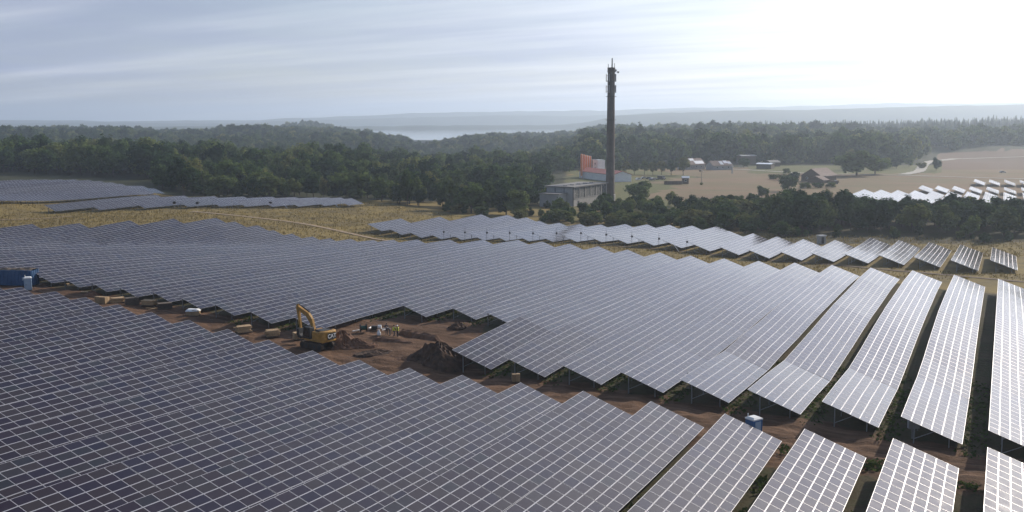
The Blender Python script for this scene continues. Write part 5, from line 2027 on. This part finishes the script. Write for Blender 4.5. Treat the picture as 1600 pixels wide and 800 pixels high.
gable_house('factory_hall', 'long hall with a red roof and white gable behind the chimney', 960, 598, 988.5, 602, 52, 4.3, 6.3, M_WALLW, M_REDR, 'building', windows=0, ridge_along=False)
gable_house('house', 'gabled house with gleaming solar panels, left of the two by the lane', 1076, 752, 1104, 764, 10, 4.0, 8.2, M_CONC, M_BRNR, 'house', ((0, .30, .55, .62, .95), (0, .48, .95, .10, .55)), 3, True, chim=True)
gable_house('house', 'low house with three bright roof panels, right of the two by the lane', 1117, 748, 1147, 756, 9, 3.4, 6.6, M_WALLG, M_BRNR, 'house', ((0, .42, .58, .2, .85), (0, .64, .82, .45, .95), (0, .82, .98, .3, .75)), 3, True)
gable_house('old_barn', 'old brown barn with a broad sagging roof in the fields', 1256, 612, 1288, 602, 18, 3.4, 7.6, M_DKWOOD, M_BRNR, 'barn', (), 2, False)
gable_house('barn_annex', 'low brown lean-to in front of the old barn', 1266, 596, 1291, 588, 6, 1.8, 4.0, M_DKWOOD, M_BRNR, 'shed', (), 0, False)
gable_house('open_shed', 'grey flat-roofed shed among trees right of the houses', 1161, 838, 1184, 842, 8, 7.2, 7.9, M_DKWOOD, M_WALLG, 'shed', (), 0, True)
gable_house('open_shed', 'pale flat-roofed shed by the lane, right of the grey one', 1185, 770, 1208, 764, 9, 3.6, 4.2, M_DKWOOD, M_SHEET, 'shed', (), 0, True)
gable_house('open_shed', 'small dark shed at the edge of the far wood', 1207, 800, 1222, 806, 7, 3.4, 5.0, M_DKWOOD, M_ROOFG, 'shed', (), 0, True)
gable_house('field_kiosk', 'small dark kiosk with a white roof at the edge of the tan field', 1069.5, 580, 1079, 580, 3, 3.6, 4.3, M_DKWOOD, M_SHEET, 'kiosk', (), 1, True)

for i, (b_, d_, zt) in enumerate(((910.0, 640, 10.0), (913.6, 646, 9.4), (917.0, 652, 8.8), (920.2, 658, 8.2), (923.3, 664, 7.7))):
    p = fan(b_, d_)
    z0 = gz(p.x, p.y)
    g = thing('silo', 'tall orange silo beside the white tower, ' + ORD[i + 1] + ' from the left', 'silo', (p.x, p.y, z0), YAW, 'orange silos')
    m = MB()
    H_ = zt - z0
    n_ = 16
    prof = [(1.4, .3), (3.4, .82), (H_ - .8, .82), (H_, .35), (H_ + .05, 0)]
    V = [(math.cos(6.28318 * j / n_) * r0, math.sin(6.28318 * j / n_) * r0, z) for z, r0 in prof for j in range(n_)]
    m.poly(V, [(k * n_ + j, k * n_ + (j + 1) % n_, (k + 1) * n_ + (j + 1) % n_, (k + 1) * n_ + j) for k in range(len(prof) - 1) for j in range(n_)])
    m.build('tank', M_ORG, g, smooth=True)
    for a in range(4):
        m = MB()
        c_, s_ = math.cos(a * 1.5708 + .78) * .85, math.sin(a * 1.5708 + .78) * .85
        m.bar((c_, s_, -.3), (c_, s_, 3.6), .10, 6)
        m.build('leg', M_ORG, g)
    m = MB()
    m.bar((.75, -.85, 1), (.75, -.85, H_), .10, 5)
    m.build('fill_pipe', M_WHT, g)
A_, B_, L_, ang = frame_from(927.5, 664, 935.3, 656)
z0 = gz(A_.x, A_.y) - .4
g = thing('white_tower', 'square white tower building right of the orange silos', 'building', (A_.x, A_.y, z0), ang)
H_ = 5.0 - z0
m = MB()
m.box((L_ / 2, 2.6, H_ / 2), (L_, 5.2, H_))
m.build('wall', M_WALLW, g)
m = MB()
m.box((L_ / 2, 2.6, H_ + .15), (L_ + .4, 5.6, .3))
m.build('roof', M_SHEET, g)
for i in range(3):
    m = MB()
    m.box((L_ * .5, -.06, H_ - 2.2 - i * 3), (1.0, .12, 1.2))
    m.build('window', M_DARK, g)
p = fan(962, 446)
b = Vector((p.x, p.y, gz(p.x, p.y)))
g = thing('wall_stub', 'short pale concrete wall standing in the scrub right of the chimney', 'wall', b, face_dir(.2, 1))
m = MB()
m.box((0, 0, 1.6), (3.2, .5, 3.8))
m.build('slab', M_CONC, g)


# ------------------------------------------------------------------ vehicles far off
def car(b_, d_, rz, col, label, s=1.0, van=False):
    p = fan(b_, d_)
    g = thing('parked_van' if van else 'parked_car', label, 'van' if van else 'car', (p.x, p.y, gz(p.x, p.y) + .05), rz, 'vehicles on the works yard')
    g.scale = (s, s, s)
    m = MB()
    if van:
        m.prism([(-2.3, .35), (2.3, .35), (2.35, .9), (1.7, 1.15), (1.25, 2.0), (-2.3, 2.05)], (1, 0, 0), (0, 0, 1), (0, 0, 0), (0, 1.8, 0))
    else:
        m.prism([(-2.1, .3), (2.1, .3), (2.15, .72), (1.1, .88), (.55, 1.40), (-1.2, 1.42), (-1.9, .95), (-2.15, .9)], (1, 0, 0), (0, 0, 1), (0, 0, 0), (0, 1.7, 0))
    m.build('body', col, g, bevel=.06)
    hh = .9 if not van else .86
    for s_ in (-1, 1):
        m = MB()
        if van:
            m.face([(.2, s_ * hh * 1.06, 1.2), (1.5, s_ * hh * 1.06, 1.2), (1.15, s_ * hh * 1.06, 1.85), (.2, s_ * hh * 1.06, 1.85)])
        else:
            m.face([(-1.55, s_ * .856, .95), (.95, s_ * .856, .92), (.48, s_ * .856, 1.33), (-1.15, s_ * .856, 1.34)])
        m.build('side_window', M_WIN, g)
    m = MB()
    if van:
        m.face([(1.705, -.75, 1.2), (1.705, .75, 1.2), (1.30, .75, 1.92), (1.30, -.75, 1.92)])
    else:
        m.face([(1.09, -.72, .92), (1.09, .72, .92), (.60, .68, 1.37), (.60, -.68, 1.37)])
    m.build('windscreen', M_WIN, g)
    for x in (-1.3, 1.35):
        for s_ in (-1, 1):
            m = MB()
            m.bar((x, s_ * .72, .33), (x, s_ * .93, .33), .33, 12)
            m.build('wheel', M_RUB, g)


M_CARD1 = mat('car_white', (0.7, 0.71, 0.72), .3, 0, .03, coat=.5)
M_CARD2 = mat('car_dark_blue', (0.03, 0.04, 0.08), .3, 0, .03, coat=.5)
M_CARD3 = mat('car_silver', (0.42, 0.43, 0.45), .3, .5, .03, coat=.5)
car(1000, 618, face_dir(.8, .5), M_CARD1, 'white car at the corner of the red-roofed hall')
car(1009, 632, face_dir(1, .1), M_CARD3, 'silver car second from the hall on the yard')
car(1017, 628, face_dir(.9, -.3), M_CARD2, 'dark blue car in the middle of the yard')
car(1025, 622, face_dir(1, .2), M_CARD3, 'silver car right of the dark blue one')
car(1021, 612, face_dir(.7, .7), M_CARD2, 'dark car nearest the scrub on the yard')
car(1036, 622, face_dir(.6, -.8), M_DARK, 'dark van with a bright roof at the end of the yard', 1.2, True)
p = fan(1036.5, 622)
car(1573, 700, face_dir(1, .1), M_CARD3, 'lone car on the field road at the far right')


def trailer(b_, d_, label, s=1.0):
    p = fan(b_, d_)
    g = thing('farm_trailer', label, 'trailer', (p.x, p.y, gz(p.x, p.y)), face_dir(1, .15))
    g.scale = (s, s, s)
    m = MB()
    m.box((0, 0, 1.4), (5, 2.2, 1.2), taper=.94)
    m.build('bed', M_DKWOOD, g)
    m = MB()
    m.bar((2.5, 0, .8), (4.2, 0, .6), .07, 5)
    m.build('drawbar', M_DARK, g)
    for x in (-1.4, 1.4):
        for y in (-1, 1):
            m = MB()
            m.bar((x, y * .95, .5), (x, y * 1.2, .5), .5, 12)
            m.build('wheel', M_RUB, g)
    m = MB()
    m.box((.9, -.5, 2.15), (1.2, .8, .3))
    m.build('bright_sheet', M_SHEET, g)


trailer(1308, 582, 'dark farm trailer with a bright sheet right of the barn')
trailer(1246, 690, 'small dark trailer with a bright sheet on the field road', .7)
p = fan(1099, 572)
b = Vector((p.x, p.y, gz(p.x, p.y)))
g = thing('field_pole', 'tall pole with a tilted white panel on top, in the tan field', 'pole', b)
m = MB()
m.bar((0, 0, -.4), (0, 0, 8.2), .17, 7, .12)
m.build('shaft', M_CONC, g)
m = MB()
m.box((.3, 0, 8.4), (2.2, 1.2, .12), mat=Matrix.Rotation(YAW, 3, 'Z') @ Matrix.Rotation(.45, 3, 'Y'))
m.build('panel', M_SHEET, g)
m = MB()
m.box((-.9, 0, 8.1), (1.0, .9, .8))
m.build('cabinet', M_DARK, g)
p = fan(1099, 571)
plant('bush', Vector((p.x, p.y, 0)), 1.6, 'small bush growing at the foot of the field pole', None)
p = fan(1147, 700)
g = thing('concrete_post', 'grey post standing alone at the lane before the houses', 'post', (p.x, p.y, gz(p.x, p.y)))
m = MB()
m.box((0, 0, 2.4), (.9, .9, 5.2))
m.build('shaft', M_CONC, g)
m = MB()
m.box((0, 0, 5.1), (1.1, 1.1, .3))
m.build('cap', M_WALLG, g)
p = fan(1054, 575)
b = Vector((p.x, p.y, gz(p.x, p.y)))
g = thing('wood_stack', 'long grey-brown wood stack left of the white-roofed kiosk', 'wood stack', b, face_dir(1, 0))
for j in range(4):
    for i in range(5):
        m = MB()
        m.bar((-5 + i * 2.1, 0, .3 + j * .5), (-3.1 + i * 2.1, 0, .3 + j * .5), .27, 7)
        m.bar((-5 + i * 2.1, .6, .3 + j * .5), (-3.1 + i * 2.1, .6, .3 + j * .5), .27, 7)
        m.build('log', M_DKWOOD, g)
p = fan(1297, 352)
b = Vector((p.x, p.y, gz(p.x, p.y)))
p = fan(1291.5, 284)
g = thing('transformer_cabin', 'small transformer cabin with white roof behind the right upper tables', 'cabin', (p.x, p.y, gz(p.x, p.y)), face_dir(1, .3))
m = MB()
m.box((0, 0, 1.2), (2.0, 1.6, 2.5))
m.build('wall', M_WALLG, g)
m = MB()
m.box((0, 0, 2.5), (2.3, 1.9, .25))
m.build('roof', M_SHEET, g)
m = MB()
m.box((0, -.82, 1.2), (.9, .06, 1.9))
m.build('door', M_DARK, g)

# ------------------------------------------------------------------ haze
hz = MB()
hz.box((0, 0, 92), (27000, 27000, 330))
M_HAZE = bpy.data.materials.new('haze')
M_HAZE.use_nodes = True
t = NT(M_HAZE.node_tree)
pvn = t.n('ShaderNodeVolumePrincipled', inp={'Color': (0.74, 0.86, 1.0, 1), 'Density': 0.00017, 'Anisotropy': 0.5})
pvn.inputs['Density Attribute'].default_value = ''
o = t.n('ShaderNodeOutputMaterial')
t.t.links.new(pvn.outputs[0], o.inputs['Volume'])
haze = hz.build('haze', M_HAZE)
haze['kind'] = 'stuff'
